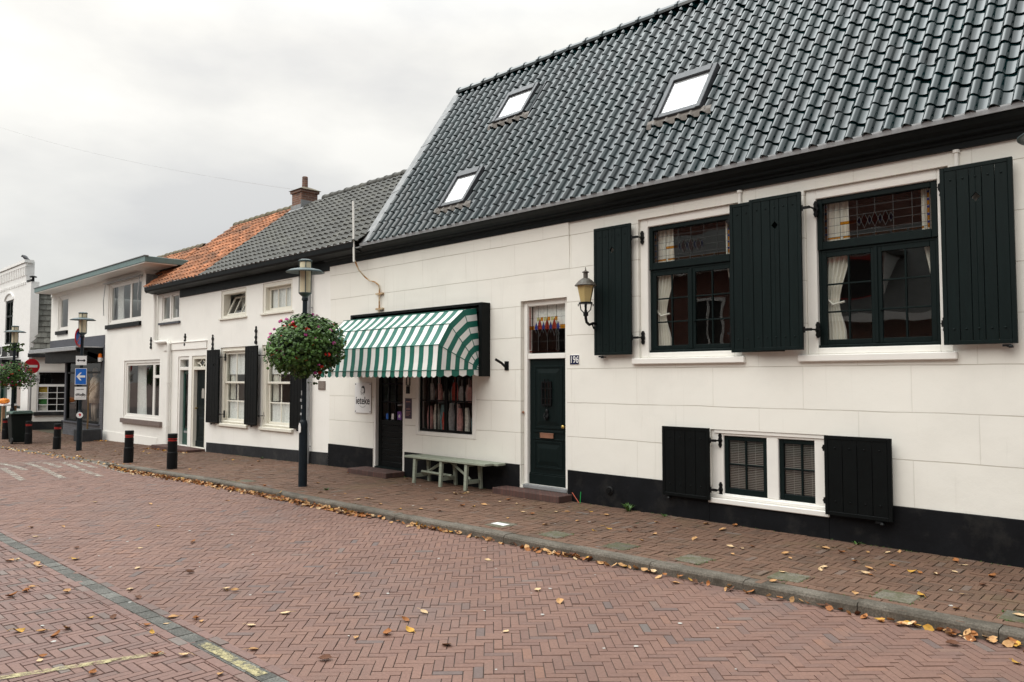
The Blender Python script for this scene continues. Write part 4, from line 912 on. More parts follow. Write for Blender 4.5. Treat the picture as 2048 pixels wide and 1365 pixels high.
def dutch_sash(parent,o):
    x0,x1,z0,z1=o; fr=MB(); fr.frame(x0+.002,x1-.002,z0+.002,z1-.002,.16,D+.03,D+.2,wb=.10,wt=.12); fr.frame(x0+.10,x1-.10,z0+.06,z1-.07,.03,D+.012,D+.03)
    w=fr.build('window',cream,parent,bevel=.008)
    sl=MB(); sl.box(x0-.03,x1+.04,D-.06,D+.03,z0-.045,z0+.03); sl.build('sill',cream,w,bevel=.008)
    a,b=x0+.165,x1-.165; zm=1.72
    sash(w,a,b,zm,z1-.125,2,1,D+.07,cream,.05,.03,g=pane2); sash(w,a,b,z0+.105,zm+.045,2,2,D+.11,cream,.05,.03,g=pane2)
    curtain(w,a+.03,b-.03,z0+.1,1.28,D+.18,lace,9,.012); curtain(w,a+.02,a+.30,1.3,z1-.1,D+.21,curt,4,.02); curtain(w,b-.22,b-.02,1.3,z1-.1,D+.21,curt,4,.02,side='r')
    curtain(w,a+.02,b-.02,1.95,z1-.1,D+.17,lace,9,.012)
    return w
for o in BW: dutch_sash(HB,o)
PLB=D+.03
shutter(HB,-20.24,-19.52,.68,2.60,D-.10,4,2.2,'r',-19.42,m=dblack,hz=(.92,2.40),catch=-19.9)
shutter(HB,-18.06,-17.66,.70,2.62,D-.05,3,None,'l',-18.0,m=dblack,hz=(.95,2.4))
shutter(HB,-17.98,-17.36,.72,2.64,D-.135,4,None,'r',-17.27,m=dblack,hz=(.95,2.4),catch=-17.6)
shutter(HB,-15.84,-15.17,.72,2.62,D-.10,4,None,'l',-15.84,m=dblack,hz=(.95,2.4),catch=-15.5)
for i,o in enumerate(BU):
    x0,x1,z0,z1=o; fr=MB(); fr.frame(x0+.002,x1-.002,z0+.002,z1-.002,.10,D+.02,D+.21,wb=.06); w=fr.build('window',cream,HB,bevel=.006)
    sl=MB(); sl.box(x0-.06,x1+.06,D-.045,D+.03,z0-.05,z0-.002); sl.build('sill',cream,w,bevel=.006)
    if i: sash(w,x0+.105,x1-.105,z0+.065,z1-.105,3,1,D+.12,cream,.055,.028,g=pane2); curtain(w,x0+.12,x1-.12,z0+.07,z1-.1,D+.185,lace,8,.015)
    else:
        # hopper sash tilted inwards from its foot
        a,b=x0+.15,x1-.11; mb=MB(); mb.frame(a,b,0,.56,.045,-.02,.02)
        for k in (1,2): xx=a+(b-a)*k/3; mb.box(xx-.012,xx+.012,-.016,.016,.045,.515)
        M=T((0,D+.10,z0+.07))@Matrix.Rotation(-.42,4,'X'); mb.xf(M); mb.build('sash',cream,w,bevel=.004)
        g=MB(); g.face([(a+.045,0,.045),(b-.045,0,.045),(b-.045,0,.515),(a+.045,0,.515)]); g.xf(M); g.build('pane',pane2,w,fix=False)
        curtain(w,x0+.1,x1-.1,z0,z1,D+.5,lace,8,.02)
def anchor(parent,x,z,h):
    mb=MB(); y0,y1=D-.03,D; mb.box(x-.018,x+.018,y0,y1,z-h*.5,z+h*.42)
    mb.prism([(x-.055,z+h*.28),(x,z+h*.12),(x+.055,z+h*.28),(x,z+h*.44)],'y',y0-.004,y1); mb.prism([(x,z+h*.42),(x+.022,z+h*.5),(x,z+h*.60),(x-.022,z+h*.5)],'y',y0-.002,y1)
    mb.prism([(x+.045*math.cos(k*pi/4),z-h*.12+.04*math.sin(k*pi/4)) for k in range(8)],'y',y0-.005,y1); mb.prism([(x+.055*math.cos(k*pi/4),z-h*.45+.045*math.sin(k*pi/4)) for k in range(8)],'y',y0-.004,y1)
    mb.build('wall_anchor',iron,parent)
anchor(HB,-17.66,2.90,.38); anchor(HB,-20.08,2.80,.36)
mb=MB(); pts=[(-15.08,8.86,gz(-15)),(-15.08,8.86,4.16),(-15.08,8.80,4.26),(-15.08,8.72,4.40)]; mb.tube(pts,.045,12)
for z in (.35,1.75,2.3,3.4): mb.lathe([(.053,0),(.053,.03)],(-15.08,8.86,z),12); mb.box(-15.09,-15.07,8.88,D,z,z+.02)
mb.lathe([(.05,0),(.052,.62),(.05,.63)],(-15.08,8.86,gz(-15)),12)
mb.build('downpipe',zinc,HB)
# ------------------------------------------------------------------ orange-roofed house with the two doors
HC=thing('tiled_house','narrow white house with patchy orange clay tile roof and two doors','house',(-22.2,D,-.15))
CX0,CX1=-23.72,BX0-.001
CD1=(-22.36,-21.60,-.06,2.47); CD2=(-21.42,-20.50,-.06,2.47); CU=(-23.70,-22.30,3.5,4.38)
mb=MB(); mb.wall(CX0,CX1,-.7,4.5,D,[CD1,CD2,CU],.2); mb.face([(CX0,14.2,-.6),(CX1,14.2,-.6),(CX1,14.2,4.5),(CX0,14.2,4.5)]); mb.face([(CX0,D,-.6),(CX0,14.2,-.6),(CX0,14.2,4.5),(CX0,D,4.5)])
mb.build('wall',wallB,HC,fix=False)
mb=MB(); mb.box(-23.4,-20.45,D-.03,D,2.66,2.86); mb.box(-23.42,-20.43,D-.05,D,2.86,2.885); mb.build('lintel_band',wallB,HC,bevel=.005)
mb=MB(); mb.box(CU[1],CX1,D-.025,D+.01,4.17,4.40); mb.build('fascia',cornm,HC)
mb=MB(); mb.prism(GP,'x',-24.05,-20.205); mb.build('gutter',cornm,HC)
mb=MB(); mb.tube([(-24.05,8.562,4.578),(-20.205,8.562,4.578)],.010,6); mb.build('gutter_edge',zinc,HC)
mb=MB(); tiles(mb,-24.05,-20.15,EB,(11.43,6.84),.215,.262,.055,.02,seed=42,roll=1.0,jit=.008); roofplane(mb,-24.05,-20.15,EB,(11.43,6.84))
roof_build(mb,'roof',orangetile,HC); ridge_tiles(-24.1,-20.2,11.45,6.86,.12,.36,ridgem,HC,4)
fr=MB(); fr.frame(CU[0]+.002,CU[1]-.002,CU[2]+.002,CU[3]-.002,.07,D-.005,D+.15); fr.box((CU[0]+CU[1])/2-.05,(CU[0]+CU[1])/2+.05,D-.003,D+.14,CU[2]+.07,CU[3]-.07); w=fr.build('window',trim,HC,bevel=.006)
for a,b in ((CU[0]+.072,(CU[0]+CU[1])/2-.052),((CU[0]+CU[1])/2+.052,CU[1]-.072)): sash(w,a,b,CU[2]+.072,CU[3]-.072,1,1,D+.03,trim,.05,g=pane2); curtain(w,a,b,CU[2]+.05,CU[2]+.40,D+.24,lace,4,.02)
sl=MB(); sl.box(CU[0]-.08,CU[1]+.05,D-.06,D,CU[2]-.06,CU[2]); sl.build('sill',greypaint,w)
for (o,mm,fm) in ((CD1,bgreen,trim),(CD2,dgreen,cream)):
    fr=MB(); fr.frame(o[0]+.002,o[1]-.002,o[2],o[3]-.002,.09,D+.02,D+.18,wb=.02); fr.box(o[0]+.09,o[1]-.09,D+.02,D+.18,2.08,2.17); f=fr.build('door_frame',fm,HC,bevel=.006)
    a,b=o[0]+.095,o[1]-.095; g=MB(); g.face([(a,D+.12,2.17),(b,D+.12,2.17),(b,D+.12,2.38),(a,D+.12,2.38)]); g.build('pane',pane2,f,fix=False)
    y=D+.12; db=MB()
    if mm is bgreen:
        db.frame(a,b,-.03,2.078,.11,y,y+.04,wb=.45); d=db.build('door',mm,HC,bevel=.004)
        g=MB(); g.face([(a+.11,y+.02,.42),(b-.11,y+.02,.42),(b-.11,y+.02,1.97),(a+.11,y+.02,1.97)]); g.build('pane',pane2,d,fix=False)
        k=MB(); k.tube([(a+.30,y-.012,.5),(a+.26,y-.012,.9),(a+.32,y-.012,1.2),(a+.27,y-.012,1.6),(a+.3,y-.012,1.95)],.012,6); k.build('grille',iron,d)
        k=MB(); k.box(a+.14,b-.12,y-.014,y,.30,.36); k.build('letter_plate',signgrey,d)
    else:
        db.box(a,b,y,y+.04,-.03,2.078); panel(db,a+.1,b-.08,.20,.85,y); db.box(a+.08,b-.05,y-.015,y,.98,1.03); db.box(a,b,y-.02,y,-.03,.12)
        for k in range(1,6): xx=a+.1+(b-a-.2)*k/6; db.box(xx-.006,xx+.006,y-.006,y,1.1,1.98)
        d=db.build('door',mm,HC,bevel=.004); k=MB(); xm=(a+b)/2+.05; k.prism([(xm-.08,1.30),(xm+.08,1.30),(xm+.08,1.50),(xm+.05,1.57),(xm-.05,1.57),(xm-.08,1.50)],'y',y-.012,y); k.build('door_light',slat,d)
        k=MB(); k.tube([(a+.05,y,1.02),(a+.05,y-.06,1.02)],.022,8); k.build('knob',brassd,d)
        k=MB()  # curved glazing bars of the fanlight
        xm=(a+b)/2; zm=2.275
        for sx in (-1,1):
            for sz in (-1,1): k.tube([(xm+sx*.30,D+.10,zm+sz*.0),(xm+sx*.12,D+.10,zm+sz*.03),(xm+sx*.03,D+.10,zm+sz*.11)],.016,6)
        k.build('fanlight_bars',cream,f)
anchor(HC,-21.88,2.94,.30)
# ------------------------------------------------------------------ flat-roofed shop building
HD=thing('flat_roofed_shop','white two storey building with grey shopfront and overhanging flat roof','building',(-29,D,-.25))
DX0,DX1=-35.2,CX0-.001; DG=-33.1
DWn=(-26.72,-23.50,.56,2.42); DU1=(-28.40,-25.35,3.66,5.10); DU2=(-34.25,-32.95,3.70,5.10); SH=(-32.9,-29.0,.22,2.95)
mb=MB(); mb.wall(-28.62,DX1,-.8,3.0,D,[DWn],.2); mb.wall(DX0,-25.0,3.0,5.5,D,[DU1,DU2],.2); mb.wall(-25.0,DX1,3.0,4.5,D)
mb.face([(-25.0,D,3),(-25.0,14,3),(-25.0,14,5.5),(-25.0,D,5.5)]); mb.face([(DX0,D,2.95),(DX0,14,2.95),(DX0,14,5.5),(DX0,D,5.5)]); mb.face([(DX0,14,-.8),(DX1,14,-.8),(DX1,14,5.5),(DX0,14,5.5)])
mb.face([(DX0,D,2.95),(DG,D,2.95),(DG,14,2.95),(DX0,14,2.95)])
mb.box(DX0,-25.0,D-.03,D-.002,5.14,5.24)
mb.build('wall',wallB,HD,fix=False)
mb=MB(); mb.box(-28.6,-23.8,D-.015,D,-.6,gz(-26)+.28); mb.build('wall_base',wallB,HD)
mb=MB(); mb.wall(DG,-28.621,.0,3.35,D-.012,[SH],.3); mb.face([(DG,D,-.6),(DG,14,-.6),(DG,14,3),(DG,D,3)]); mb.box(DX0,DG,D-.014,D-.002,3.0,3.35); mb.build('shop_front',greypaint,HD,fix=False)
mb=MB(); mb.box(DG,-28.621,D-.03,D-.0,-.6,.22); mb.box(-28.98,-28.621,D-.028,D-.013,.22,1.7); mb.build('brick_base',greybrick,HD)
mb=MB(); mb.box(DG-.02,-28.9,D-.09,D+.02,.205,.245); mb.build('sill',greypaint,HD)
mb=MB(); mb.frame(SH[0]+.002,SH[1]-.002,SH[2]+.03,SH[3]-.002,.07,D+.02,D+.1); mb.box(SH[0]+.07,SH[1]-.07,D+.025,D+.09,2.02,2.09); mb.box(-31.75,-31.68,D+.025,D+.09,.32,2.02); fo=mb.build('shop_window',dblack,HD)
g=MB(); g.face([(SH[0]+.07,D+.06,.32),(SH[1]-.07,D+.06,.32),(SH[1]-.07,D+.06,2.88),(SH[0]+.07,D+.06,2.88)]); g.build('pane',darkpane,fo,fix=False)
mb=MB(); mb.box(DX0+.6,-28.75,8.05,D-.02,2.90,2.94); mb.box(DX0+.6,-28.75,8.05,8.09,2.80,2.90); mb.build('awning_hood',signgrey,HD,bevel=.01)
mb=MB(); mb.box(DX0+1.3,-28.78,8.45,D-.02,2.42,2.89); mb.prism([(8.08,2.80),(D-.02,2.42),(D-.02,2.62),(8.12,2.88)],'x',-28.86,-28.78); mb.build('awning_cassette',dblack,HD)
# flat roof slab
mb=MB(); mb.box(-35.1,-23.3,8.30,14.2,5.26,5.43); rf=mb.build('flat_roof',roofgreen,HD,bevel=.01)
mb=MB(); mb.box(-35.08,-23.32,8.32,D+.3,5.235,5.258); mb.build('soffit',sofit,rf)
mb=MB(); mb.box(-35.13,-23.27,8.27,8.4,5.432,5.452); mb.build('roof_edge',zinc,rf)
def plainwin(parent,o,lights,m=trim,sillm=dblack,blind_=True):
    x0,x1,z0,z1=o; fr=MB(); fr.frame(x0+.002,x1-.002,z0+.002,z1-.002,.09,D+.03,D+.16)
    w=fr.build('window',m,parent,bevel=.008); xs=[x0+.092]
    for f in lights[:-1]: xs.append(x0+.092+(x1-x0-.184)*f)
    xs.append(x1-.092)
    for a,b in zip(xs,xs[1:]): sash(w,a+.001,b-.001,z0+.092,z1-.092,1,1,D+.06,m,.07,g=pane2)
    sl=MB(); sl.box(x0-.05,x1+.06,D-.08,D+.03,z0-.14,z0-.002); sl.build('sill',sillm,w)
    return w
w=plainwin(HD,DU1,[.66,1]); curtain(w,DU1[0]+.1,DU1[0]+.7,DU1[2],DU1[3],D+.28,lace,5,.03)
w=plainwin(HD,DU2,[1]); curtain(w,DU2[0]+.3,DU2[1]-.1,DU2[2],DU2[3],D+.28,lace,5,.03)
w=plainwin(HD,DWn,[.76,1],sillm=mat('brown_sill',(.17,.13,.115),.6)); curtain(w,DWn[0]+.1,DWn[0]+.9,DWn[2],DWn[3],D+.4,lace,6,.03)
mb=MB(); mb.box(-24.28,-23.62,D+.05,D+.10,1.86,1.95); mb.build('transom_bar',trim,w)
# sunscreen cassette over the upper window
mb=MB(); mb.box(-28.55,-25.25,D-.16,D-.005,5.08-.0,5.19-.09); 
for xx in (-28.5,-25.3): mb.tube([(xx,D-.08,5.05),(xx,D-.13,4.5),(xx-.02,D-.10,4.0)],.014,6)
mb.build('sunscreen',signgrey,HD)
mb=MB(); mb.tube([(-23.95,8.85,4.38),(-23.95,8.87,2.98),(-23.80,8.87,2.93),(-22.95,8.87,2.93),(-22.85,8.87,2.86),(-22.85,8.87,gz(-22.8))],.05,10)
for z in (1.7,.42): mb.lathe([(.058,0),(.058,.05)],(-22.85,8.87,z),10)
mb.build('downpipe',wallB,HD,smooth=False)
# low orange roof behind the flat roof
mb=MB(); tiles(mb,-29.3,-24.06,(9.3,5.1),(10.4,6.05),.215,.262,.05,.02,seed=43,jit=.008); mb.face([(-29.3,9.3,5.05),(-24.06,9.3,5.05),(-24.06,10.4,6.0),(-29.3,10.4,6.0)]); mb.face([(-29.3,10.4,6.0),(-24.06,10.4,6.0),(-24.06,12.5,5.1),(-29.3,12.5,5.1)]); roof_build(mb,'roof',orangetile,HD)
ridge_tiles(-29.3,-24.1,10.42,6.07,.11,.36,ridgem,HD,5)
mb=MB(); mb.face([(-24.98,D+.0,4.45),(-24.98,10.2,4.45),(-24.98,10.2,5.12),(-24.98,D+.0,5.12)]); mb.build('cheek_cladding',lead,HD,fix=False)
anchor(HD,-24.42,2.93,.30)
# shop contents
MQ=thing('mannequin','shop mannequin wearing a long brown coat in the grey shopfront window','mannequin',(-29.9,D+.6,.3))
c=(-30.55,D+.30,0)
mb=MB(); mb.lathe([(.30,.95),(.28,1.2),(.20,1.55),(.24,1.72),(.16,1.86),(.08,1.92)],c,14,sy=.7)
for s in (-1,1): mb.tube([(c[0]+s*.2,c[1],1.8),(c[0]+s*.32,c[1]-.03,1.45),(c[0]+s*.36,c[1]-.1,1.15)],[.08,.075,.06],8)
mb.build('coat',coatm,MQ,smooth=True)
mb=MB()
for s in (-1,1): mb.tube([(c[0]+s*.1,c[1],1.0),(c[0]+s*.12,c[1]-.02,.65),(c[0]+s*.14,c[1],.30)],[.08,.06,.04],8)
mb.build('body',skinm,MQ,smooth=True)
mb=MB(); mb.lathe([(.05,1.92),(.09,2.0),(.10,2.1),(.07,2.2),(.02,2.24)],c,12); mb.build('hood',coatm,MQ,smooth=True)
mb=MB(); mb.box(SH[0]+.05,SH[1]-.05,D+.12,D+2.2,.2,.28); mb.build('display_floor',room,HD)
mb=MB(); mb.box(DG+.02,-25.05,D+2.3,D+2.4,-.3,3.0); mb.build('dark_backing',darkbox,HD)  # added near-black backing, makes the shop look unlit behind its glass
mb=MB(); mb.box(DG+.02,-25.05,D+.05,D+2.3,3.0,3.05); mb.build('dark_cover',darkbox,HD)  # added near-black cover, keeps daylight out of the shop from above
# beacon
AB=thing('alarm_beacon','small orange alarm beacon on the corner of the grey shopfront','beacon',(-28.8,D,2.55))
mb=MB(); mb.lathe([(.07,2.42),(.08,2.55),(.07,2.56)],(-28.80,D-.10,0),10); mb.box(-28.84,-28.76,D-.06,D-.012,2.46,2.54); mb.build('base',signwhite,AB)
mb=MB(); mb.lathe([(.07,2.562),(.06,2.68),(.03,2.70)],(-28.80,D-.10,0),10); mb.build('dome',mat('orange_lens',(.75,.16,.01),.3),AB)
# planter
PB=thing('planter_box','dark grey cube planter with a thin bare stem before the grey shopfront','planter',(-28.3,8.45,-.25))
mb=MB(); mb.box(-28.9,-28.12,8.12,8.74,-.29,.14); mb.frame(-28.9,-28.12,8.12,8.74,.05,.14,.17) if False else None
mb.build('tub',mat('dark_planter_paint',(.030,.032,.036),.6,.3,var=.2,bmp=.2),PB,bevel=.015)
mb=MB(); mb.tube([(-28.5,8.42,.1),(-28.49,8.43,.7),(-28.5,8.42,1.3),(-28.46,8.44,1.9)],[.03,.025,.022,.012],8)
for k in range(9): a=k*.7; mb.tube([(-28.48,8.43,1.25+k*.07),(-28.48+.35*math.cos(a),8.43+.3*math.sin(a),1.55+k*.08)],[.009,.004],5)
mb.build('stem',stemm,PB)
# ------------------------------------------------------------------ white brick gabled house, far left
HE=thing('white_brick_house','tall white painted brick house with stepped parapet at the far left','house',(-40,8.57,-.29))
EY=8.57; EX=-36.75
EWn=(-40.95,-39.6,3.35,5.35); EDo=(-41.6,-40.2,-.3,2.1); ED2=(-39.4,-37.9,.55,2.1)
EZ=6.85
mb=MB(); mb.wall(-46,EX,-.8,5.9,EY,[EWn,EDo,ED2],.2); mb.wall(-46,-37.55,5.9,EZ,EY); EB_=EY+.3; mb.box(-46,-37.55,EY+.201,EB_,4.9,EZ); mb.box(-37.549,EX,EY+.201,EB_,-.8,5.9); mb.face([(EX,EY,-.8),(EX,EY+.201,-.8),(EX,EY+.201,5.9),(EX,EY,5.9)]); mb.face([(-37.55,EY,5.9),(-37.55,EY+.201,5.9),(-37.55,EY+.201,EZ),(-37.55,EY,EZ)]); mb.face([(-37.55,EY,5.9),(EX,EY,5.9),(EX,EY+.2,5.9),(-37.55,EY+.2,5.9)]); mb.face([(-46,EY,EZ),(-37.55,EY,EZ),(-37.55,EY+.2,EZ),(-46,EY+.2,EZ)])
mb.face([(-46,EB_,5.2),(EX-1.7,EB_,5.2),(EX-1.7,14,5.2),(-46,14,5.2)]); mb.face([(-46,14,-.8),(EX-1.7,14,-.8),(EX-1.7,14,5.2),(-46,14,5.2)]); mb.face([(EX-1.7,EB_,-.8),(EX-1.7,14,-.8),(EX-1.7,14,5.2),(EX-1.7,EB_,5.2)])
x=-45.8
while x<-37.7:
    mb.box(x,x+.14,EY-.05,EY,EZ-.62,EZ-.25); mb.box(x,x+.14,EY-.04,EY,EZ-1.0,EZ-.9); x+=.30
mb.box(-46,-37.45,EY-.10,EY+.25,EZ-.08,EZ+.04); mb.box(-46,-37.5,EY-.05,EY,EZ-.24,EZ-.12)
mb.build('wall',wallE,HE,fix=False)
mb=MB(); mb.frame(EWn[0]+.01,EWn[1]-.01,EWn[2],EWn[3],.10,EY+.04,EY+.14); mb.box(EWn[0]+.1,EWn[1]-.1,EY+.045,EY+.13,4.6,4.68); xm=(EWn[0]+EWn[1])/2; mb.box(xm-.04,xm+.04,EY+.05,EY+.12,EWn[2]+.1,EWn[3]-.1)
w=mb.build('window',dgreen,HE); g=MB(); g.face([(EWn[0]+.1,EY+.1,EWn[2]+.1),(EWn[1]-.1,EY+.1,EWn[2]+.1),(EWn[1]-.1,EY+.1,EWn[3]-.1),(EWn[0]+.1,EY+.1,EWn[3]-.1)]); g.build('pane',pane2,w,fix=False)
mb=MB()
for k in range(9): a=pi*k/8; b_=pi*(k+1)/8; 
mb.tube([(xm+.75*math.cos(pi*k/10),EY-.02,5.35+.32*math.sin(pi*k/10)) for k in range(11)],.05,5); mb.build('arch',wallE,w); mb=MB(); mb.box(EWn[0]-.08,EWn[1]+.08,EY-.08,EY,EWn[2]-.12,EWn[2]); mb.build('sill',wallE,w)
mb=MB(); mb.frame(EDo[0]+.01,EDo[1]-.01,EDo[2],EDo[3],.12,EY+.03,EY+.14); mb.box(EDo[0]+.12,EDo[1]-.12,EY+.1,EY+.13,-.3,2.0); mb.build('door',bgreen,HE)
mb=MB(); mb.frame(ED2[0]+.01,ED2[1]-.01,ED2[2],ED2[3],.10,EY+.03,EY+.14); w=mb.build('window',dgreen,HE); g=MB(); g.face([(ED2[0]+.1,EY+.1,ED2[2]),(ED2[1]-.1,EY+.1,ED2[2]),(ED2[1]-.1,EY+.1,ED2[3]),(ED2[0]+.1,EY+.1,ED2[3])]); g.build('pane',darkpane,w,fix=False)
mb=MB(); mb.box(-46,-38.0,EY-.7,EY-.001,2.15,2.65); mb.build('shop_canopy',dblack,HE,bevel=.01)
mb=MB(); mb.box(EX-.62,EX+.05,EY-.03,EY+.1,5.92,5.98); mb.lathe([(.05,0),(.05,.22),(.14,.23),(.14,.27),(.05,.3)],(EX-.55,EY+.2,5.9),8); mb.build('roof_vent',iron,HE)
# sign on the far house
FS=thing('fascia_sign','black fascia sign with large white letters on the white brick house','sign',(-41,EY,3.1))
mb=MB(); mb.box(-45,-38.4,EY-.08,EY-.002,2.78,3.30); mb.build('board',dblack,FS); mb=MB(); mb.box(-45,-38.38,EY-.10,EY-.081,3.27,3.31); mb.box(-45,-38.38,EY-.10,EY-.081,2.77,2.81); mb.build('border',signwhite,FS)
textmesh('JU',.62,'lettering',signwhite,T((-41.3,EY-.083,3.04)),FS,.002,.012,sx=1.1)
textmesh('Ba',.24,'lettering',signwhite,T((-39.9,EY-.083,3.14)),FS,.002,.006,sx=1.2); textmesh('Dru',.24,'lettering',signwhite,T((-39.8,EY-.083,2.90)),FS,.002,.004,sx=1.2)
# side wing with tiled mansard, facing the street obliquely
WN=thing('mansard_wing','low white wing with grey tiled mansard between the white brick house and the shop','building',(EX,9.3,-.29))
A0=Vector((EX+.02,EY+.03,0)); dr=Vector((.41,.912,0)); nr=Vector((dr.y,-dr.x,0)); LW_=6.0
MW=Matrix(((dr.x,-nr.x,0,A0.x),(dr.y,-nr.y,0,A0.y),(0,0,1,0),(0,0,0,1)))   # local x along wing, local -y out towards street
mb=MB(); mb.wall(0,LW_,-.8,2.85,0,[(.28,1.75,.45,2.15)],.2); mb.face([(0,0,2.85),(LW_,0,2.85),(LW_,3,2.85),(0,3,2.85)]); mb.xf(MW); mb.build('wall',wallB,WN,fix=False)
mb=MB(); mb.box(0,LW_,-.02,.01,-.8,.05); mb.xf(MW); mb.build('plinth',plinthB,WN)
mb=MB(); mb.box(-.02,LW_,-.30,.02,2.72,2.88); mb.xf(MW); mb.build('gutter',plinthB,WN)
mb=MB(); mb.face([(0,.02,2.85),(LW_,.02,2.85),(LW_,.6,5.45),(0,.6,5.45)])
rr=random.Random(9)
for r in range(11):
    for c_ in range(26):
        z=2.86+r*.237; y0=-.02+r*.0527; x=c_*.235+(.117 if r%2 else 0); j=rr.gauss(0,.006)
        n=mb.vs([(x+.006,y0-.06+j,z),(x+.229,y0-.06-j,z),(x+.231,y0+.05,z+.27),(x+.004,y0+.05,z+.27),(x+.004,y0,z-.002),(x+.231,y0,z-.002)])
        mb.f.append((n,n+1,n+2,n+3)); mb.m.append(0); mb.f.append((n+4,n+5,n+1,n)); mb.m.append(0)
mb.face([(0,.6,5.45),(LW_,.6,5.45),(LW_,3.5,5.5),(0,3.5,5.5)]); mb.xf(MW); mb.build('mansard_roof',mat('weathered_mansard_tile',(.155,.155,.14),.85,.2,var=.25,vs=3,isl=.35,bmp=.3),WN,fix=False)
mb=MB(); mb.box(-.02,LW_,.45,.75,5.42,5.60); mb.xf(MW); mb.build('roof_edge',plinthB,WN)
mb=MB(); mb.frame(.282,1.748,.452,2.148,.05,.02,.12); mb.box(.332,1.698,.03,.11,1.50,1.60)
for k in range(1,4): xx=.332+1.366*k/4; mb.box(xx-.012,xx+.012,.04,.1,.50,1.50)
for k in range(1,4): zz=.50+1.0*k/4; mb.box(.332,1.698,.042,.098,zz-.012,zz+.012)
mb.xf(MW); w=mb.build('window',signwhite,WN)
g=MB(); g.face([(.33,.08,.5),(1.70,.08,.5),(1.70,.08,2.1),(.33,.08,2.1)]); g.xf(MW); g.build('pane',darkpane,w,fix=False)
mb=MB(); mb.box(-.0,LW_,.55,.62,-.3,2.8); mb.box(.05,.12,.21,.55,-.3,2.8); mb.box(2.0,2.07,.21,.55,-.3,2.8); mb.xf(MW); mb.build('dark_backing',darkbox,WN)  # added near-black box, makes the wing look unlit behind its panes
mb=MB(); mb.box(.2,1.83,-.08,.02,.30,.45); mb.xf(MW); mb.build('sill',plinthB,w)
for zz0,zz1,mm in ((1.25,1.5,yelcurt),(1.0,1.24,curt),(.75,.99,grecurt),(.5,.74,curt)):
    mb=MB(); mb.box(.34,.66,.16,.18,zz0,zz1); mb.xf(MW); mb.build('curtain',mm,w)
# ------------------------------------------------------------------ houses across the street (seen reflected in the panes)
def opp(name,lab,x0,x1,zw,zr,wins,dorm=(),wallm=redbrick,y=-6.2):
    o=thing(name,lab,'house',((x0+x1)/2,y,0)); mb=MB()
    mb.wall(x0,x1,-.5,zw,y,[],.1)
    mb.face([(x0,y,-.5),(x0,y-7,-.5),(x0,y-7,zw),(x0,y,zw)]); mb.face([(x1,y,-.5),(x1,y-7,-.5),(x1,y-7,zw),(x1,y,zw)]); mb.face([(x0,y-7,-.5),(x1,y-7,-.5),(x1,y-7,zw),(x0,y-7,zw)]); mb.build('wall',wallm,o,fix=False)
    mb=MB(); mb.face([(x0,y+.3,zw-.05),(x1,y+.3,zw-.05),(x1,y-3.5,zr),(x0,y-3.5,zr)]); mb.face([(x0,y-3.5,zr),(x1,y-3.5,zr),(x1,y-7.3,zw),(x0,y-7.3,zw)])
    for xx in (x0,x1): mb.face([(xx,y,zw),(xx,y-7,zw),(xx,y-3.5,zr-.05)])
    mb.build('roof',slate,o,fix=False)
    mb=MB(); mb.box(x0-.05,x1+.05,y+.02,y+.34,zw-.16,zw+.02); mb.build('gutter',trim,o)
    for (a,b,c,d) in wins:
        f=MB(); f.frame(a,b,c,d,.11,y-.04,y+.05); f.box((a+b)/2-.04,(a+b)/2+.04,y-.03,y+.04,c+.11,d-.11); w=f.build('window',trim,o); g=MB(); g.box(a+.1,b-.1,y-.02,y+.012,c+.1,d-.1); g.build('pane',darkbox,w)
    for (a,b,c,d) in dorm:
        f=MB(); f.box(a,b,y-2.6,y-.5,c,d); dd=f.build('dormer',trim,o); f=MB(); f.frame(a+.1,b-.1,c+.1,d-.1,.10,y-.5,y-.45); f.build('window',redband,dd); g=MB(); g.box(a+.2,b-.2,y-.5,y-.47,c+.2,d-.2); g.build('pane',darkbox,dd); f=MB(); f.box(a-.1,b+.1,y-2.7,y-.3,d,d+.14); f.build('dormer_roof',slate,dd)
    return o
opp('brick_house','red brick house with dark roof and dormers across the street, mirrored in right panes',-12.5,6,3.75,7.1,[(-11.6,-10,.6,2.6),(-4,-2.5,.6,2.6)],[(-10.6,-8.4,4.2,5.8),(-6.4,-4.5,4.2,5.8)])
opp('brick_house','taller red brick house with white windows across the street, mirrored in left panes',-24,-12.6,5.8,7.8,[(-14.9,-13.6,2.7,4.7),(-18,-16.7,2.7,4.7),(-21.3,-20,2.7,4.7),(-15,-13.5,.4,2.2),(-18.2,-16.6,.4,2.2),(-21.4,-19.9,.4,2.2)])
opp('brick_house','long red brick row house with steep slate roof across the street further along',-48,-24.1,3.4,6.4,[(-29,-27.5,.6,2.7),(-34,-32.4,.6,2.7),(-39,-37.4,.6,2.7)],[(-33,-30.5,4,5.3)])
BT=thing('brick_building','tall red brick building with white bands behind the houses across the street','building',(-9,-15,0))
mb=MB(); mb.box(-24,6,-22,-15,-.5,11); mb.build('wall',redbrick,BT); mb=MB()
mb.box(-24.05,6.05,-22,-14.95,7.75,8.1); mb.build('white_band',trim,BT); mb=MB(); mb.box(-24.05,6.05,-22,-14.95,9.6,9.8); mb.build('white_band',trim,BT)
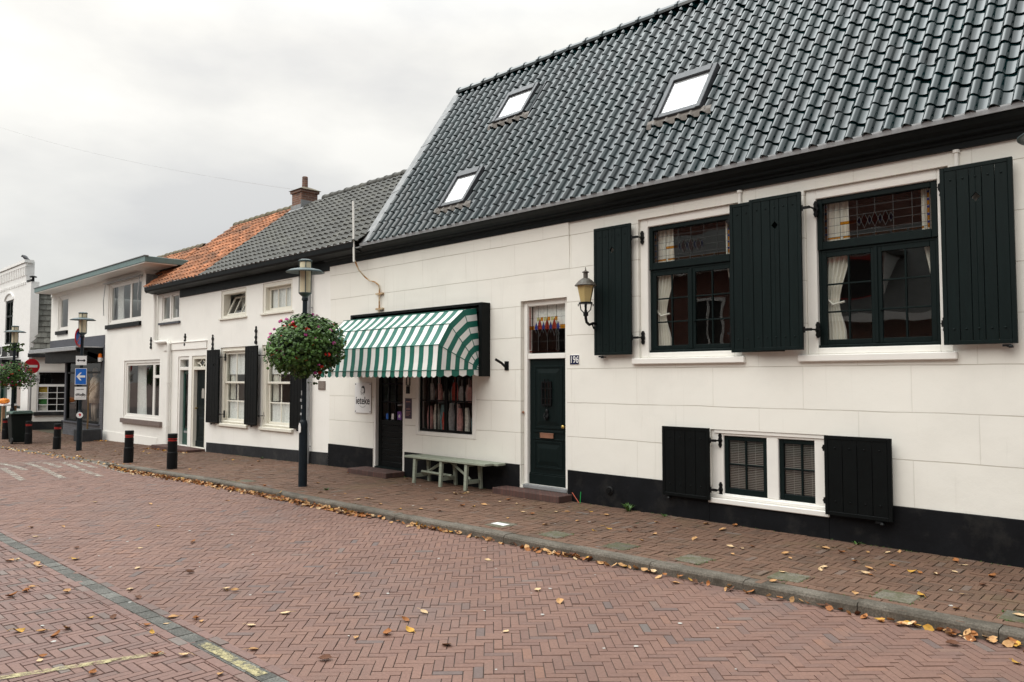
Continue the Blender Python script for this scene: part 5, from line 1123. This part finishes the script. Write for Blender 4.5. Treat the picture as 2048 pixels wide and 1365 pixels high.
# ------------------------------------------------------------------ street lamps
def street_lamp(loc,label,basket_h=None):
    o=thing('street_lamp',label,'street lamp',loc,'street lamps on the pavement')
    x,y,z=loc
    mb=MB(); mb.lathe([(.078,0),(.074,.02),(.072,1.06),(.065,1.10),(.046,1.14),(.043,2.4),(.040,3.18),(.058,3.20),(.052,3.24)],(x,y,z),16); mb.build('pole',polem,o,smooth=False)
    mb=MB(); mb.lathe([(.045,3.20),(.052,3.26),(.108,3.31),(.112,3.325),(.10,3.33)],(x,y,z),18); mb.build('collar',shade,o)
    mb=MB(); mb.lathe([(.090,3.33),(.094,3.86),(.08,3.865)],(x,y,z),18); mb.build('glass_cylinder',milk,o,smooth=False)
    mb=MB()
    for k in range(4): a=pi/4+k*pi/2+.3; mb.tube([(x+.102*math.cos(a),y+.102*math.sin(a),z+3.32),(x+.102*math.cos(a),y+.102*math.sin(a),z+3.88)],.008,6)
    mb.build('cage_rods',shade,o)
    mb=MB(); mb.lathe([(.098,3.735),(.26,3.70),(.325,3.675),(.33,3.683),(.26,3.722),(.099,3.757)],(x,y,z),28); mb.build('lamp_shade',shade,o,smooth=True)
    mb=MB(); mb.lathe([(.112,3.865),(.117,3.875),(.115,3.89),(.08,3.905),(.02,3.91)],(x,y,z),20); mb.build('cap',shade,o)
    return o
L1=street_lamp((-11.89,6.91,0),'street lamp in front of the cottage carrying the large round flower basket')
mb=MB(); n=0; mb.box(-11.955,-11.86,6.825,6.834,.86,1.03); 
mb=MB(); pts=[(-.045,.0),(.0,-.02),(.03,.015),(.05,-.015),(.055,.09),(.03,.15),(-.02,.16),(-.05,.1)]; mb.face([(-11.87+p[0]*.8,6.826-.0*p[1],.93+p[1]) for p in pts]); st=mb.build('sticker',signwhite,L1,fix=False)
TS=mat('torn_sticker',(.35,.37,.38),.6,var=.4,vs=40)
for (dx,z,w,h) in ((-.01,1.22,.05,.04),(.01,1.33,.03,.06),(-.012,1.45,.055,.05),(.005,1.56,.03,.08)): mb=MB(); mb.box(-11.88+dx-w/2,-11.88+dx+w/2,6.858,6.8605,z,z+h); mb.build('sticker_scrap',TS,L1)
mb=MB(); mb.lathe([(.0475,2.10),(.0475,2.17)],(-11.89,6.91,0),16); mb.build('number_band',mat('amber_band',(.45,.22,.03),.5),L1)
L1.rotation_euler=(math.radians(.5),math.radians(.85),0)
L2=street_lamp((-23.9,6.86,-.19),'street lamp carrying road signs in front of the flat-roofed shop')
L3=street_lamp((-30.2,6.60,-.28),'farthest street lamp with a flower basket beside the wheelie bin')
L4=street_lamp((-1.02,6.95,0),'nearest street lamp, only its dark round shade showing at the right edge')
for l in (L2,L3): l.rotation_euler=(0,math.radians(.8),0)
# flower baskets
def flower(mb_mat,name):
    mb=MB()
    for k in range(14):
        a=R.uniform(0,2*pi); e=R.uniform(-.2,1); c=Vector((math.cos(a)*math.cos(e),math.sin(a)*math.cos(e),math.sin(e)))*.030
        u=c.cross(Vector((.3,.5,.8))).normalized()*.019; v=c.cross(u).normalized()*.019
        mb.face([c-u-v,c+u-v,c+u+v,c-u+v])
    return mb,mb_mat
def basket(c,rx,rz_,nl,nf,label,seed,bowl=True):
    rr=random.Random(seed); o=thing('flower_basket',label,'flower basket',c,'round flower baskets on lamp posts'); c=Vector(c)
    trail=[rr.choice((0,.03,.06,.12,.20))*rz_/.5 for _ in range(12)]
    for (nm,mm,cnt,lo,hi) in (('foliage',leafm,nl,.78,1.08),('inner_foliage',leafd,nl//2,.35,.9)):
        mb=MB()
        # lumps: clumps pushed in and out
        lumps=[(Vector((rr.gauss(0,1),rr.gauss(0,1),rr.gauss(0,1))).normalized(),rr.uniform(-.2,.2)) for _ in range(22)]
        for k in range(cnt):
            d=Vector((rr.gauss(0,1),rr.gauss(0,1),rr.gauss(0,1))).normalized(); rad=rr.uniform(lo,hi)
            for (ld,la) in lumps: rad+=la*max(0,d.dot(ld)-.72)*3.2
            flare=1+.16*max(0,-d.z); rad*=(1+.12*max(0,-d.z)*rr.random()*2)
            p=c+Vector((d.x*rx*rad*flare,d.y*rx*rad*flare,d.z*rz_*rad)); s=rr.uniform(.016,.033)
            if d.z<-.25 and rr.random()<.5:
                tr_=trail[int((math.atan2(d.y,d.x)+pi)/(2*pi)*11.99)]; p=p+Vector((d.x*.05,d.y*.05,-tr_*rr.random()))
            nrm=(d*.8+Vector((rr.gauss(0,.5),rr.gauss(0,.5),rr.gauss(0,.5)+.5))).normalized(); u=nrm.orthogonal().normalized(); a=rr.uniform(0,2*pi); v=nrm.cross(u); u,v=u*math.cos(a)+v*math.sin(a),-u*math.sin(a)+v*math.cos(a)
            dn=nrm*s*.35; n=mb.vs([p-u*s-v*s*.25,p-u*s*.6-v*s,p-v*s*1.0+dn*.2,p+u*s*.8-v*s*.7,p+u*s-dn,p+u*s*.6+v*s*.9,p+v*s+dn*.2,p-u*s*.7+v*s*.8,p+dn])
            for i in range(8): mb.f.append((n+i,n+(i+1)%8,n+8)); mb.m.append(0)
        mb.build(nm,mm,o,fix=False)
    mb=MB(); mb.lathe([(rx*.25,-.34*rz_/.55),(rx*.42,-.1),(rx*.45,.05)],c,16); mb.build('bowl',iron,o)
    mb=MB()
    for k in range(26):
        a=rr.uniform(0,2*pi); r0=rx*.5; p0=c+Vector((math.cos(a)*r0,math.sin(a)*r0,-rz_*.4)); p1=p0+Vector((math.cos(a)*.16,math.sin(a)*.16,-.12)); p2=p1+Vector((math.cos(a)*rr.uniform(0,.1),math.sin(a)*.05,-rr.uniform(.1,.26)*rz_/.55)); mb.tube([p0,p1,p2],[.004,.004,.002],4)
    mb.build('trailing_stems',stemm,o)
    protos=[]
    for q,mm in enumerate((redfl,pinkfl)):
        f,_=flower(mm,''); po=f.build('flower',mm,None,fix=False); protos.append(po)
    for k in range(nf):
        po=protos[1 if rr.random()<.48 else 0]; d=Vector((rr.gauss(0,1),rr.gauss(0,1),rr.gauss(0,.8)+.1)).normalized()
        f=po if k<2 and po.parent is None else po.copy()
        if f is not po: COL.objects.link(f)
        f.parent=None
        f.matrix_parent_inverse=Matrix.Identity(4); f.parent=o; s=rr.uniform(.5,.95)
        f.location=Vector((d.x*rx*1.07,d.y*rx*1.07,d.z*rz_*1.07)); f.scale=(s,s,s); f.rotation_euler=(rr.uniform(0,1),rr.uniform(0,1),rr.uniform(0,6))
    for po in protos:
        if po.parent is None: bpy.data.objects.remove(po)
    return o
basket((-11.87,6.91,2.43),.57,.50,5200,76,'large round basket of green geraniums with red and pink flowers by the awning',8)
basket((-30.3,6.60,1.98),.50,.38,1800,56,'dense geranium basket with many red flowers on the farthest lamp post',9)
# small green plant tied to the far lamp
mb=MB(); rr=random.Random(3)
for k in range(90):
    a=rr.uniform(0,2*pi); r=rr.uniform(.05,.32); p=Vector((-30.2+r*math.cos(a),6.6+r*math.sin(a),2.88+rr.uniform(-.12,.14))); s=.05; u=Vector((rr.gauss(0,1),rr.gauss(0,1),rr.gauss(0,1))).normalized()*s; v=u.orthogonal().normalized()*s*.7; mb.face([p-u,p-v,p+u,p+v])
tag(mb.build('garland',leafm,fix=False),'small green garland tied round the farthest lamp post above its basket','garland')
# ------------------------------------------------------------------ bollards
def bollard(loc):
    o=thing('bollard','','bollard',loc,'black bollards with two red bands along the kerb')
    x,y,z=loc
    mb=MB(); mb.lathe([(.105,-.1),(.105,.34),(.100,.35),(.096,.36),(.096,.566),(.090,.57),(.090,.584)],(x,y,z),20); mb.lathe([(.096,.604),(.096,.622)],(x,y,z),20); mb.lathe([(.096,.640),(.096,.722),(.09,.735)],(x,y,z),20); mb.build('post',bollm,o)
    mb=MB(); mb.lathe([(.092,.584),(.092,.604)],(x,y,z),20); mb.build('red_band',redband,o); mb=MB(); mb.lathe([(.092,.622),(.092,.640)],(x,y,z),20); mb.build('red_band',redband,o)
    return o
b0=bollard((-16.45,6.50,gz(-16.45)))
bl=['black bollard with red bands nearest the camera, in front of the brick doorstep','black bollard with red bands below the wide ground floor window','black bollard with red bands left of the lamp post with road signs','black bollard with red bands just right of the wheelie bin','farthest black bollard at the left edge beyond the wheelie bin']
for i,(x,y) in enumerate(((-16.45,6.50),(-18.75,6.42),(-25.1,6.62),(-28.5,6.70),(-31.6,6.72))):
    b=b0 if i==0 else copy_tree(b0); b.location=(x,y,gz(x)); b.rotation_euler=(0,math.radians([.6,.9,1.4,.4,.8][i]),i*.7); b['label']=bl[i]
# ------------------------------------------------------------------ wheelie bin
WB=thing('wheelie_bin','dark wheelie bin with green-grey lid standing between the bollards','wheelie bin',(-29.2,6.6,gz(-29)))
x,y,z=-29.2,6.6,gz(-29.)
mb=MB(); n=mb.vs([(x-.22,y-.24,z+.04),(x+.22,y-.24,z+.04),(x+.22,y+.24,z+.04),(x-.22,y+.24,z+.04),(x-.28,y-.30,z+.95),(x+.28,y-.30,z+.95),(x+.28,y+.30,z+.95),(x-.28,y+.30,z+.95)])
for q in ((0,1,5,4),(1,2,6,5),(2,3,7,6),(3,0,4,7),(4,5,6,7),(3,2,1,0)): mb.f.append(tuple(n+i for i in q)); mb.m.append(0)
mb.box(x-.30,x+.30,y-.32,y+.32,z+.90,z+.955); mb.build('body',binm,WB,bevel=.02)
mb=MB(); mb.prism([(x-.32,z+.957),(x+.36,z+.957),(x+.38,z+1.0),(x+.05,z+1.06),(x-.28,z+1.03)],'y',y-.33,y+.33); mb.build('lid',binlid,WB,bevel=.02)
for s in (-1,1):
    mb=MB(); mb.lathe([(.10,0),(.10,.05)],(0,0,0),14); mb.xf(T((x+.24,y+s*.26-.025,z+.10))@Matrix.Rotation(-pi/2,4,'X')); mb.build('wheel',rubber,WB)
mb=MB(); mb.tube([(x+.30,y-.25,z+1.0),(x+.40,y-.25,z+1.03),(x+.40,y+.25,z+1.03),(x+.30,y+.25,z+1.0)],.018,8); mb.build('handle',binm,WB)
mb=MB(); mb.box(x-.02,x+.10,y-.337,y-.331,z+.86,z+.93); mb.build('label_sticker',signwhite,WB)
# ------------------------------------------------------------------ road signs
def face_cam(x,y): return math.atan2(0-y,0-x)+pi/2
def plate(mb,x,y,z,w,h,ang,th=.006,off=.06,mi=0):
    n=len(mb.v); mb.box(-w/2,w/2,-off-th,-off,z-h/2,z+h/2,mi); mb.xf(T((x,y,0))@Matrix.Rotation(ang,4,'Z'),n)
lx,ly=-23.87,6.86; ang=face_cam(lx,ly)-.12
def MS_(z): return T((lx,ly,z))@Matrix.Rotation(ang,4,'Z')
def signpoly(pts,z,off,m,name,parent):
    mb=MB(); mb.prism(pts,'y',-off-.0085,-off-.0065); mb.xf(MS_(z)); return mb.build(name,m,parent)
s1=thing('road_sign','small white plate with a black double arrow on the lamp post','road sign',(lx,ly,2.35),'signs on the lamp post before the shop')
mb=MB(); plate(mb,lx,ly,2.35,.27,.26,ang); mb.build('plate',signwhite,s1)
signpoly([(-.11,0),(-.06,.045),(-.06,.015),(.06,.015),(.06,.045),(.11,0),(.06,-.045),(.06,-.015),(-.06,-.015),(-.06,-.045)],2.35,.06,blackink,'arrow',s1)
s2=thing('road_sign','blue rectangular sign with a white left arrow on the lamp post','road sign',(lx,ly,1.9),'signs on the lamp post before the shop')
mb=MB(); plate(mb,lx,ly,1.90,.29,.46,ang); mb.build('plate',signwhite,s2); mb=MB(); plate(mb,lx,ly,1.90,.265,.435,ang,.002,.0662); mb.build('sheet',signblue,s2)
mb=MB(); mb.prism([(-.11,0),(-.02,.11),(.02,.11),(-.035,.03),(.11,.03),(.11,-.03),(-.035,-.03),(.02,-.11),(-.02,-.11)],'y',-.072,-.0685); mb.xf(MS_(1.90)); mb.build('arrow',signwhite,s2)
s3=thing('road_sign','white rectangular plate with cycle and moped symbols below the blue arrow sign','road sign',(lx,ly,1.45),'signs on the lamp post before the shop')
mb=MB(); plate(mb,lx,ly,1.43,.29,.36,ang); mb.build('plate',signwhite,s3)
mb=MB()
def ringp(cx_,cz_,r):
    mb.tube([(cx_+r*math.cos(k*pi/5),-.069,cz_+r*math.sin(k*pi/5)) for k in range(11)],.006,4)
for cx_,cz_ in ((-.09,-.04),(-.025,-.04),(.035,-.055),(.10,-.055)): ringp(cx_,cz_,.025)
mb.tube([(-.09,-.069,-.04),(-.06,-.069,.0),(-.025,-.069,-.04)],.007,4); mb.tube([(.035,-.069,-.05),(.06,-.069,.0),(.10,-.069,-.05)],.012,4); mb.box(-.10,-.01,-.070,-.068,.10,.115); mb.box(.0,.08,-.070,-.068,.10,.115); mb.box(-.12,.12,-.070,-.068,-.135,-.13)
mb.xf(MS_(1.43)); mb.build('symbols',blackink,s3)
s4=thing('road_sign','round no parking sign seen edge on near the top of the lamp post','road sign',(lx,ly,2.95),'signs on the lamp post before the shop')
mb=MB(); mb.lathe([(.27,-.003),(.27,.003)],(0,0,0),28); M4=T((lx-.07,ly-.05,3.0))@Matrix.Rotation(ang+1.25,4,'Z')@Matrix.Rotation(pi/2,4,'X'); mb.xf(M4); mb.build('disc',signred,s4)
mb=MB(); mb.lathe([(.20,.0035),(.20,.005)],(0,0,0),28); mb.xf(M4); mb.build('blue_field',signblue,s4); mb=MB(); mb.box(-.2,.2,-.02,.02,.0055,.007); mb.xf(M4@Matrix.Rotation(pi/4,4,'Z')); mb.build('red_bar',signred,s4)
s5=thing('pole_sticker','round white sticker with a red mark low on the lamp post with signs','sticker',(lx,ly,.7),'signs on the lamp post before the shop')
mb=MB(); mb.lathe([(.085,-.002),(.085,.002)],(0,0,0),18); M5=MS_(.82)@T((0,-.088,0))@Matrix.Rotation(pi/2,4,'X'); mb.xf(M5); mb.build('disc',signwhite,s5); mb=MB(); mb.prism([(-.02,-.045),(.03,-.02),(.035,.03),(.0,.05),(-.035,.02),(-.005,0)],'z',.0022,.0034); mb.xf(M5); mb.build('red_mark',signred,s5)
# no entry
lx,ly=-31.6,7.45; ang=face_cam(lx,ly)+.45; zb=gz(lx)
NE=thing('no_entry_sign','round red no entry sign with white bar on a thin grey pole','road sign',(lx,ly,zb))
mb=MB(); mb.tube([(lx,ly,zb),(lx,ly,2.6)],.03,10); mb.build('pole',signgrey,NE)
M6=T((lx,ly,2.28))@Matrix.Rotation(ang,4,'Z')
mb=MB(); mb.lathe([(.27,.034),(.27,.040)],(0,0,0),28); mb.xf(M6@Matrix.Rotation(pi/2,4,'X')); mb.build('disc',signred,NE); mb=MB(); mb.box(-.19,.19,-.0435,-.0405,-.045,.045); mb.xf(M6); mb.build('white_bar',signwhite,NE)
mb=MB(); mb.box(-.28,.28,-.040,-.034,-.57,-.30); mb.xf(M6); mb.build('exception_plate',signwhite,NE)
mb=MB()
for cx_ in (-.2,-.12,.02,.12,.2): mb.tube([(cx_+.03*math.cos(k*pi/4),-.042,-.47+.03*math.sin(k*pi/4)) for k in range(9)],.007,4)
mb.box(-.18,.18,-.042,-.0405,-.375,-.355); mb.xf(M6); mb.build('symbols',blackink,NE)
# table with pumpkin outside the far house
TB=thing('wooden_table','narrow wooden table with white top outside the white brick house','table',(-37.2,7.9,-.29))
mb=MB(); mb.box(-38.6,-36.2,7.6,8.1,.74,.80); mb.build('tabletop',signwhite,TB)
for xx in (-38.4,-36.4):
    for yy in (7.65,8.05): mb=MB(); mb.box(xx-.05,xx+.05,yy-.05,yy+.05,-.29,.74); mb.build('leg',wood,TB)
mb=MB()
for k in range(10): pass
prof=[(.02,0),(.12,.01),(.19,.07),(.20,.13),(.16,.2),(.05,.23),(.02,.22)]; mb.lathe(prof,(-37.05,7.8,.80),20)
for i,v in enumerate(mb.v):
    a=math.atan2(v[1]-7.8,v[0]+37.05); s=1+.06*math.cos(8*a); mb.v[i]=(-37.05+(v[0]+37.05)*s,7.8+(v[1]-7.8)*s,v[2])
mb.tube([(-37.05,7.8,1.01),(-37.04,7.8,1.07)],.02,6,1)
tag(mb.build('pumpkin',[orange,stemm],smooth=True),'orange pumpkin on the narrow table outside the white brick house','pumpkin')
# bird on the parapet
BD=thing('bird','dark bird perched on the corner of the white brick parapet','bird',(-37.75,8.55,EZ+.04))
mb=MB(); mb.tube([(-37.95,8.45,EZ+.20),(-37.88,8.48,EZ+.235),(-37.80,8.53,EZ+.20),(-37.72,8.57,EZ+.14),(-37.60,8.63,EZ+.06),(-37.48,8.7,EZ+.0)],[.012,.05,.075,.085,.045,.02],10); mb.tube([(-37.76,8.53,EZ+.12),(-37.76,8.53,EZ+.04)],.008,5); mb.tube([(-37.72,8.58,EZ+.12),(-37.72,8.58,EZ+.04)],.008,5); mb.build('body',mat('dark_feather',(.015,.016,.022),.5),BD,smooth=True)
# overhead cables
CA=Vector((0,0,0))
mb=MB(); a=Vector((-19.9,11.3,7.3)); d0=ray(0,255)*36+Vector((0,0,HP)); pts=[a.lerp(d0,t/16)+Vector((0,0,-.25*4*(t/16)*(1-t/16))) for t in range(17)]; e=pts[-1]+(pts[-1]-pts[-2])*8; mb.tube(pts+[e],.004,5)
tag(mb.build('overhead_cable',mat('grey_cable',(.45,.45,.45),.7)),'thin grey overhead cable crossing the sky towards the brick chimney','cable')
# ------------------------------------------------------------------ fallen leaves
def leafmesh(seed,mm):
    rr=random.Random(seed); mb=MB(); L=.085; out=[(0,0),(.25,.26),(.5,.34),(.75,.24),(1,0)]; curl=rr.uniform(.2,.9); tw=rr.uniform(-.4,.4); cup=rr.uniform(.1,.6)
    rows=[]
    for t,w in out:
        row=[]
        for s in (-1,-.5,0,.5,1):
            x=(t-.5)*L; y=s*w*L*(1+.15*rr.uniform(-1,1)); z=curl*L*.55*((t-.5)**2*2)+cup*abs(s)**1.5*w*L+tw*x*s*.3+.004
            row.append((x,y,z))
        rows.append(row)
    for r in rows: mb.vs(r)
    for i in range(4):
        for k in range(4): q=i*5+k; mb.f.append((q,q+1,q+6,q+5)); mb.m.append(0)
    mb.tube([(-.5*L,0,rows[0][2][2]),(-.75*L,.004,.012),(-.95*L,.0,.006)],.0016,4)
    me=bpy.data.meshes.new('fallen_leaf'); me.from_pydata(mb.v,[],mb.f); me.materials.append(mm); me.polygons.foreach_set('use_smooth',[True]*len(me.polygons)); return me
LM=[leafmesh(100+k,dead[[0,0,1,1,2,2,3,4,0,1][k]]) for k in range(10)]
rr=random.Random(77)
PAVE_L=[(455,1082-80),(475,962),(530,972),(640,985),(690,988),(1018,1000),(1080,1016),(1033,1008),(1048,1012),(1015,1037),(1090,1050),(1180,1023),(1112,1024),(1135,1024),(1213,1031),(1187,1061),(1270,1055),(1215,1057),(1310,1068),(1258,1062),(1313,1045),(1390,1078),(1283,1081),(1460,1093),(1485,1097),(1505,1093),(1572,1108),(1580,1116),(1650,1097),(1665,1094),(1683,1105),(1700,1098),(1735,1105),(1710,1123),(1776,1105),(1800,1104),(1785,1132),(1640,1140),(1648,1134),(1730,1147),(1740,1150),(1710,1187),(1738,1138),(1825,1143),(1840,1145),(1873,1148),(1913,1122),(1930,1130),(1910,1144),(1985,1153),(1967,1170),(1924,1188),(1843,1190),(2018,1183),(1912,1217),(2040,1232),(1565,1145),(1547,1163),(1870,1148),(893,1001),(925,1012),(870,998),(968,1010),(1155,1042),(948,1013),(910,988),(935,985),(1000,1003),(880,1022),(842,1018),(1065,1028),(1445,1060),(1470,1052),(1350,1055),(1412,1048),(760,1008),(800,1018),(735,998),(1045,1025),(1465,1108),(1430,1080),(610,1000),(560,985)]
ROAD_L=[(126,1053),(317,1052),(280,1096),(62,1055),(74,1128),(153,1096),(70,1073),(275,1136),(150,1118),(385,1085),(387,1083),(380,1145),(403,1242),(452,1178),(470,1181),(502,1250),(570,1226),(507,1299),(848,1224),(810,1240),(775,1267),(712,1275),(893,1289),(1012,1262),(1120,1203),(715,1192),(1905,1288),(2032,1325),(1350,1166),(260,1178),(276,1196),(392,1237),(345,1235),(332,1247),(650,1318),(1075,1180),(975,1120),(300,1008),(190,1005),(820,1260)]
PARK_L=[(132,1257),(83,1263),(113,1271),(36,1262),(54,1182),(24,1192),(63,1174),(134,1184),(228,1234),(180,1235),(293,1250),(304,1264),(368,1311),(310,1309),(85,1312),(80,1320),(185,1346),(440,1348),(20,1122),(35,1119),(78,1134)]
groups=(('fallen leaves scattered on the pavement','curled brown autumn leaf lying on the brick pavement by the white houses',PAVE_L,gz),('fallen leaves scattered on the road','single dry autumn leaf lying on the red herringbone road',ROAD_L,rz),('fallen leaves on the parking bay','dry autumn leaf on the parking bricks left of the grey strip',PARK_L,rz))
for grp,lab,pl,zf in groups:
    pts=[]
    for (px,py) in pl:
        p=gpt(px,py,zf(-5))
        for _ in range(2): p=gpt(px,py,zf(p.x)+.01)
        pts.append((p.x,p.y))
    if pl is PAVE_L:
        for _ in range(26): xx=rr.uniform(-24,-9); pts.append((xx,rr.uniform(yk(xx)+.3,8.8)))
    for (x,y) in pts:
        o=bpy.data.objects.new('fallen_leaf',rr.choice(LM)); COL.objects.link(o); s=rr.uniform(.65,1.25); o.location=(x,y,zf(x)+.003); o.scale=(s,s,s); o.rotation_euler=(rr.gauss(0,.15),rr.gauss(0,.15),rr.uniform(0,6.28)); tag(o,lab,'leaf',grp)
# dense drift in the gutter: one mass
mb=MB(); mats=dead
def addleaf(x,y,z,s,mi):
    L=.075*s; a=rr.uniform(0,6.28); M=T((x,y,z))@Matrix.Rotation(a,4,'Z')@Matrix.Rotation(rr.gauss(0,.5),4,'X')@Matrix.Rotation(rr.gauss(0,.4),4,'Y'); c_=rr.uniform(.1,.5)
    n=mb.vs([tuple(M@Vector(p)) for p in ((-.5*L,0,c_*L*.5),(-.15*L,-.33*L,c_*L*.3),(.2*L,-.28*L,c_*L*.3),(.5*L,0,c_*L*.5),(.2*L,.28*L,c_*L*.3),(-.15*L,.33*L,c_*L*.3),(0,0,0))])
    for i in range(6): mb.f.append((n+i,n+(i+1)%6,n+6)); mb.m.append(mi)
x=-18.6
while x<.4:
    dens=(1.0 if x<-9 else .42)*(0.35+.9*max(0,math.sin(x*2.1+1.2*math.sin(x*.9)))) if x>-9 else 1.0
    cnt=int(dens*14+rr.random())
    for k in range(cnt):
        q=abs(rr.gauss(0,.07 if x<-9 else .045)); xx=x+rr.uniform(0,.14)
        addleaf(xx,yk(xx)-.012-q,rz(xx)+.006+max(0,.035-q*.35)*rr.random(),rr.uniform(.7,1.25),rr.choice((0,0,0,0,1,1,2,2,2,4,4,3)))
    x+=.14
for k in range(160):   # thin scatter further along
    xx=rr.uniform(-29,-18); addleaf(xx,yk(xx)+rr.gauss(0,.14),gz(xx)+.012,rr.uniform(.7,1.1),rr.choice((0,0,1,2,3)))
for k in range(70): xx=rr.uniform(-29.5,-27.6); addleaf(xx,8.7+rr.gauss(0,.12),gz(xx)+.012,rr.uniform(.7,1.1),rr.choice((0,3,3,2)))
for k in range(40): xx=rr.uniform(-23,-20.3); addleaf(xx,8.38+rr.gauss(0,.06),gz(xx)+.012,rr.uniform(.7,1.1),rr.choice((0,3,2)))
tag(mb.build('leaf_litter',mats,fix=False),'drift of brown and orange autumn leaves gathered in the gutter along the kerb','leaf litter',kind='stuff')
# scraps of paper, chewing-gum spots
mb=MB(); rr=random.Random(55)
for k in range(70):
    x=rr.uniform(-11,-1.5); y=rr.uniform(1,8.6)
    if abs(y-yk(x))<.3: continue
    z=(gz(x) if y>yk(x) else rz(x))+.0045; r=rr.uniform(.008,.02); mb.face([(x+r*math.cos(a*pi/4)*rr.uniform(.7,1.2),y+r*math.sin(a*pi/4)*rr.uniform(.7,1.2),z) for a in range(8)])
tag(mb.build('gum_spots',mat('old_gum',(.42,.40,.37),.8),fix=False),'pale flattened chewing gum spots and paper scraps on road and pavement','litter',kind='stuff')
# ------------------------------------------------------------------ camera, sky, sun
cam=bpy.data.cameras.new('Camera'); co=bpy.data.objects.new('Camera',cam); COL.objects.link(co)
co.location=(0,0,HP); co.rotation_euler=(pi/2+PITCH,0,HEAD-pi/2); cam.sensor_width=36; cam.lens=27; cam.clip_end=2000; SC.camera=co
wd=bpy.data.worlds.new('World'); SC.world=wd; wd.use_nodes=True; nt=wd.node_tree; bg=nt.nodes['Background']
SUN=Vector((.05,-.74,.67)).normalized()
st=nt.nodes.new('ShaderNodeTexSky'); st.sky_type='NISHITA'; st.sun_disc=False; st.sun_elevation=math.asin(SUN.z); st.sun_rotation=math.atan2(SUN.x,SUN.y)
tc=nt.nodes.new('ShaderNodeTexCoord'); sep=nt.nodes.new('ShaderNodeSeparateXYZ'); nt.links.new(tc.outputs['Generated'],sep.inputs[0])
mp=nt.nodes.new('ShaderNodeMapping'); nt.links.new(tc.outputs['Generated'],mp.inputs[0]); mp.inputs['Scale'].default_value=(1,1,2.3); mp.inputs['Location'].default_value=(.3,.7,.1)
nz=nt.nodes.new('ShaderNodeTexNoise'); nt.links.new(mp.outputs[0],nz.inputs['Vector']); nz.inputs['Scale'].default_value=2.9; nz.inputs['Detail'].default_value=6; nz.inputs['Roughness'].default_value=.52
cloud=ramp(nt,nz.outputs['Fac'],[(.34,(.87,.872,.878)),(.48,(1.0,.996,.98)),(.62,(1.14,1.13,1.10))])
# overcast luminance climbs from the horizon to the zenith
grad=ramp(nt,sep.outputs[2],[(0,(.70,.697,.686)),(.18,(.775,.768,.752)),(.40,(.855,.84,.81)),(.62,(1.25,1.28,1.29)),(.9,(1.50,1.58,1.62))])
# thin patch of cloud with the hidden sun behind it, high on the left
dp=nt.nodes.new('ShaderNodeVectorMath'); dp.operation='DOT_PRODUCT'; nt.links.new(tc.outputs['Generated'],dp.inputs[0]); dv=Vector((-.45,.02,.89)).normalized(); dp.inputs[1].default_value=dv
glow=ramp(nt,dp.outputs['Value'],[(.0,(.38,.39,.40)),(.42,(.55,.556,.56)),(.58,(.93,.93,.925)),(.76,(1.12,1.115,1.10)),(.88,(2.0,2.0,1.99)),(.96,(3.0,3.0,2.98))])
c1=mixc(nt,1.0,cloud,grad,'MULTIPLY'); c1=mixc(nt,1.0,c1,glow,'MULTIPLY')
for l in list(nt.links):
    pass
sc_=nt.nodes.new('ShaderNodeMix'); sc_.data_type='RGBA'; sc_.blend_type='ADD'; sc_.inputs[0].default_value=.012
nt.links.new(c1,sc_.inputs[6]); nt.links.new(st.outputs[0],sc_.inputs[7]); sc_.clamp_result=False
nt.links.new(sc_.outputs[2],bg.inputs[0]); bg.inputs[1].default_value=1.0
sl=bpy.data.lights.new('Sun','SUN'); so=bpy.data.objects.new('Sun',sl); COL.objects.link(so); sl.energy=1.75; sl.angle=math.radians(60); sl.color=(1,.955,.875)
so.rotation_euler=SUN.to_track_quat('Z','Y').to_euler()
vs=SC.view_settings; vs.view_transform='Standard'; vs.look='None'; vs.exposure=.08; vs.gamma=1
SC.cycles.max_bounces=8; SC.cycles.transparent_max_bounces=16; SC.cycles.use_denoising=True
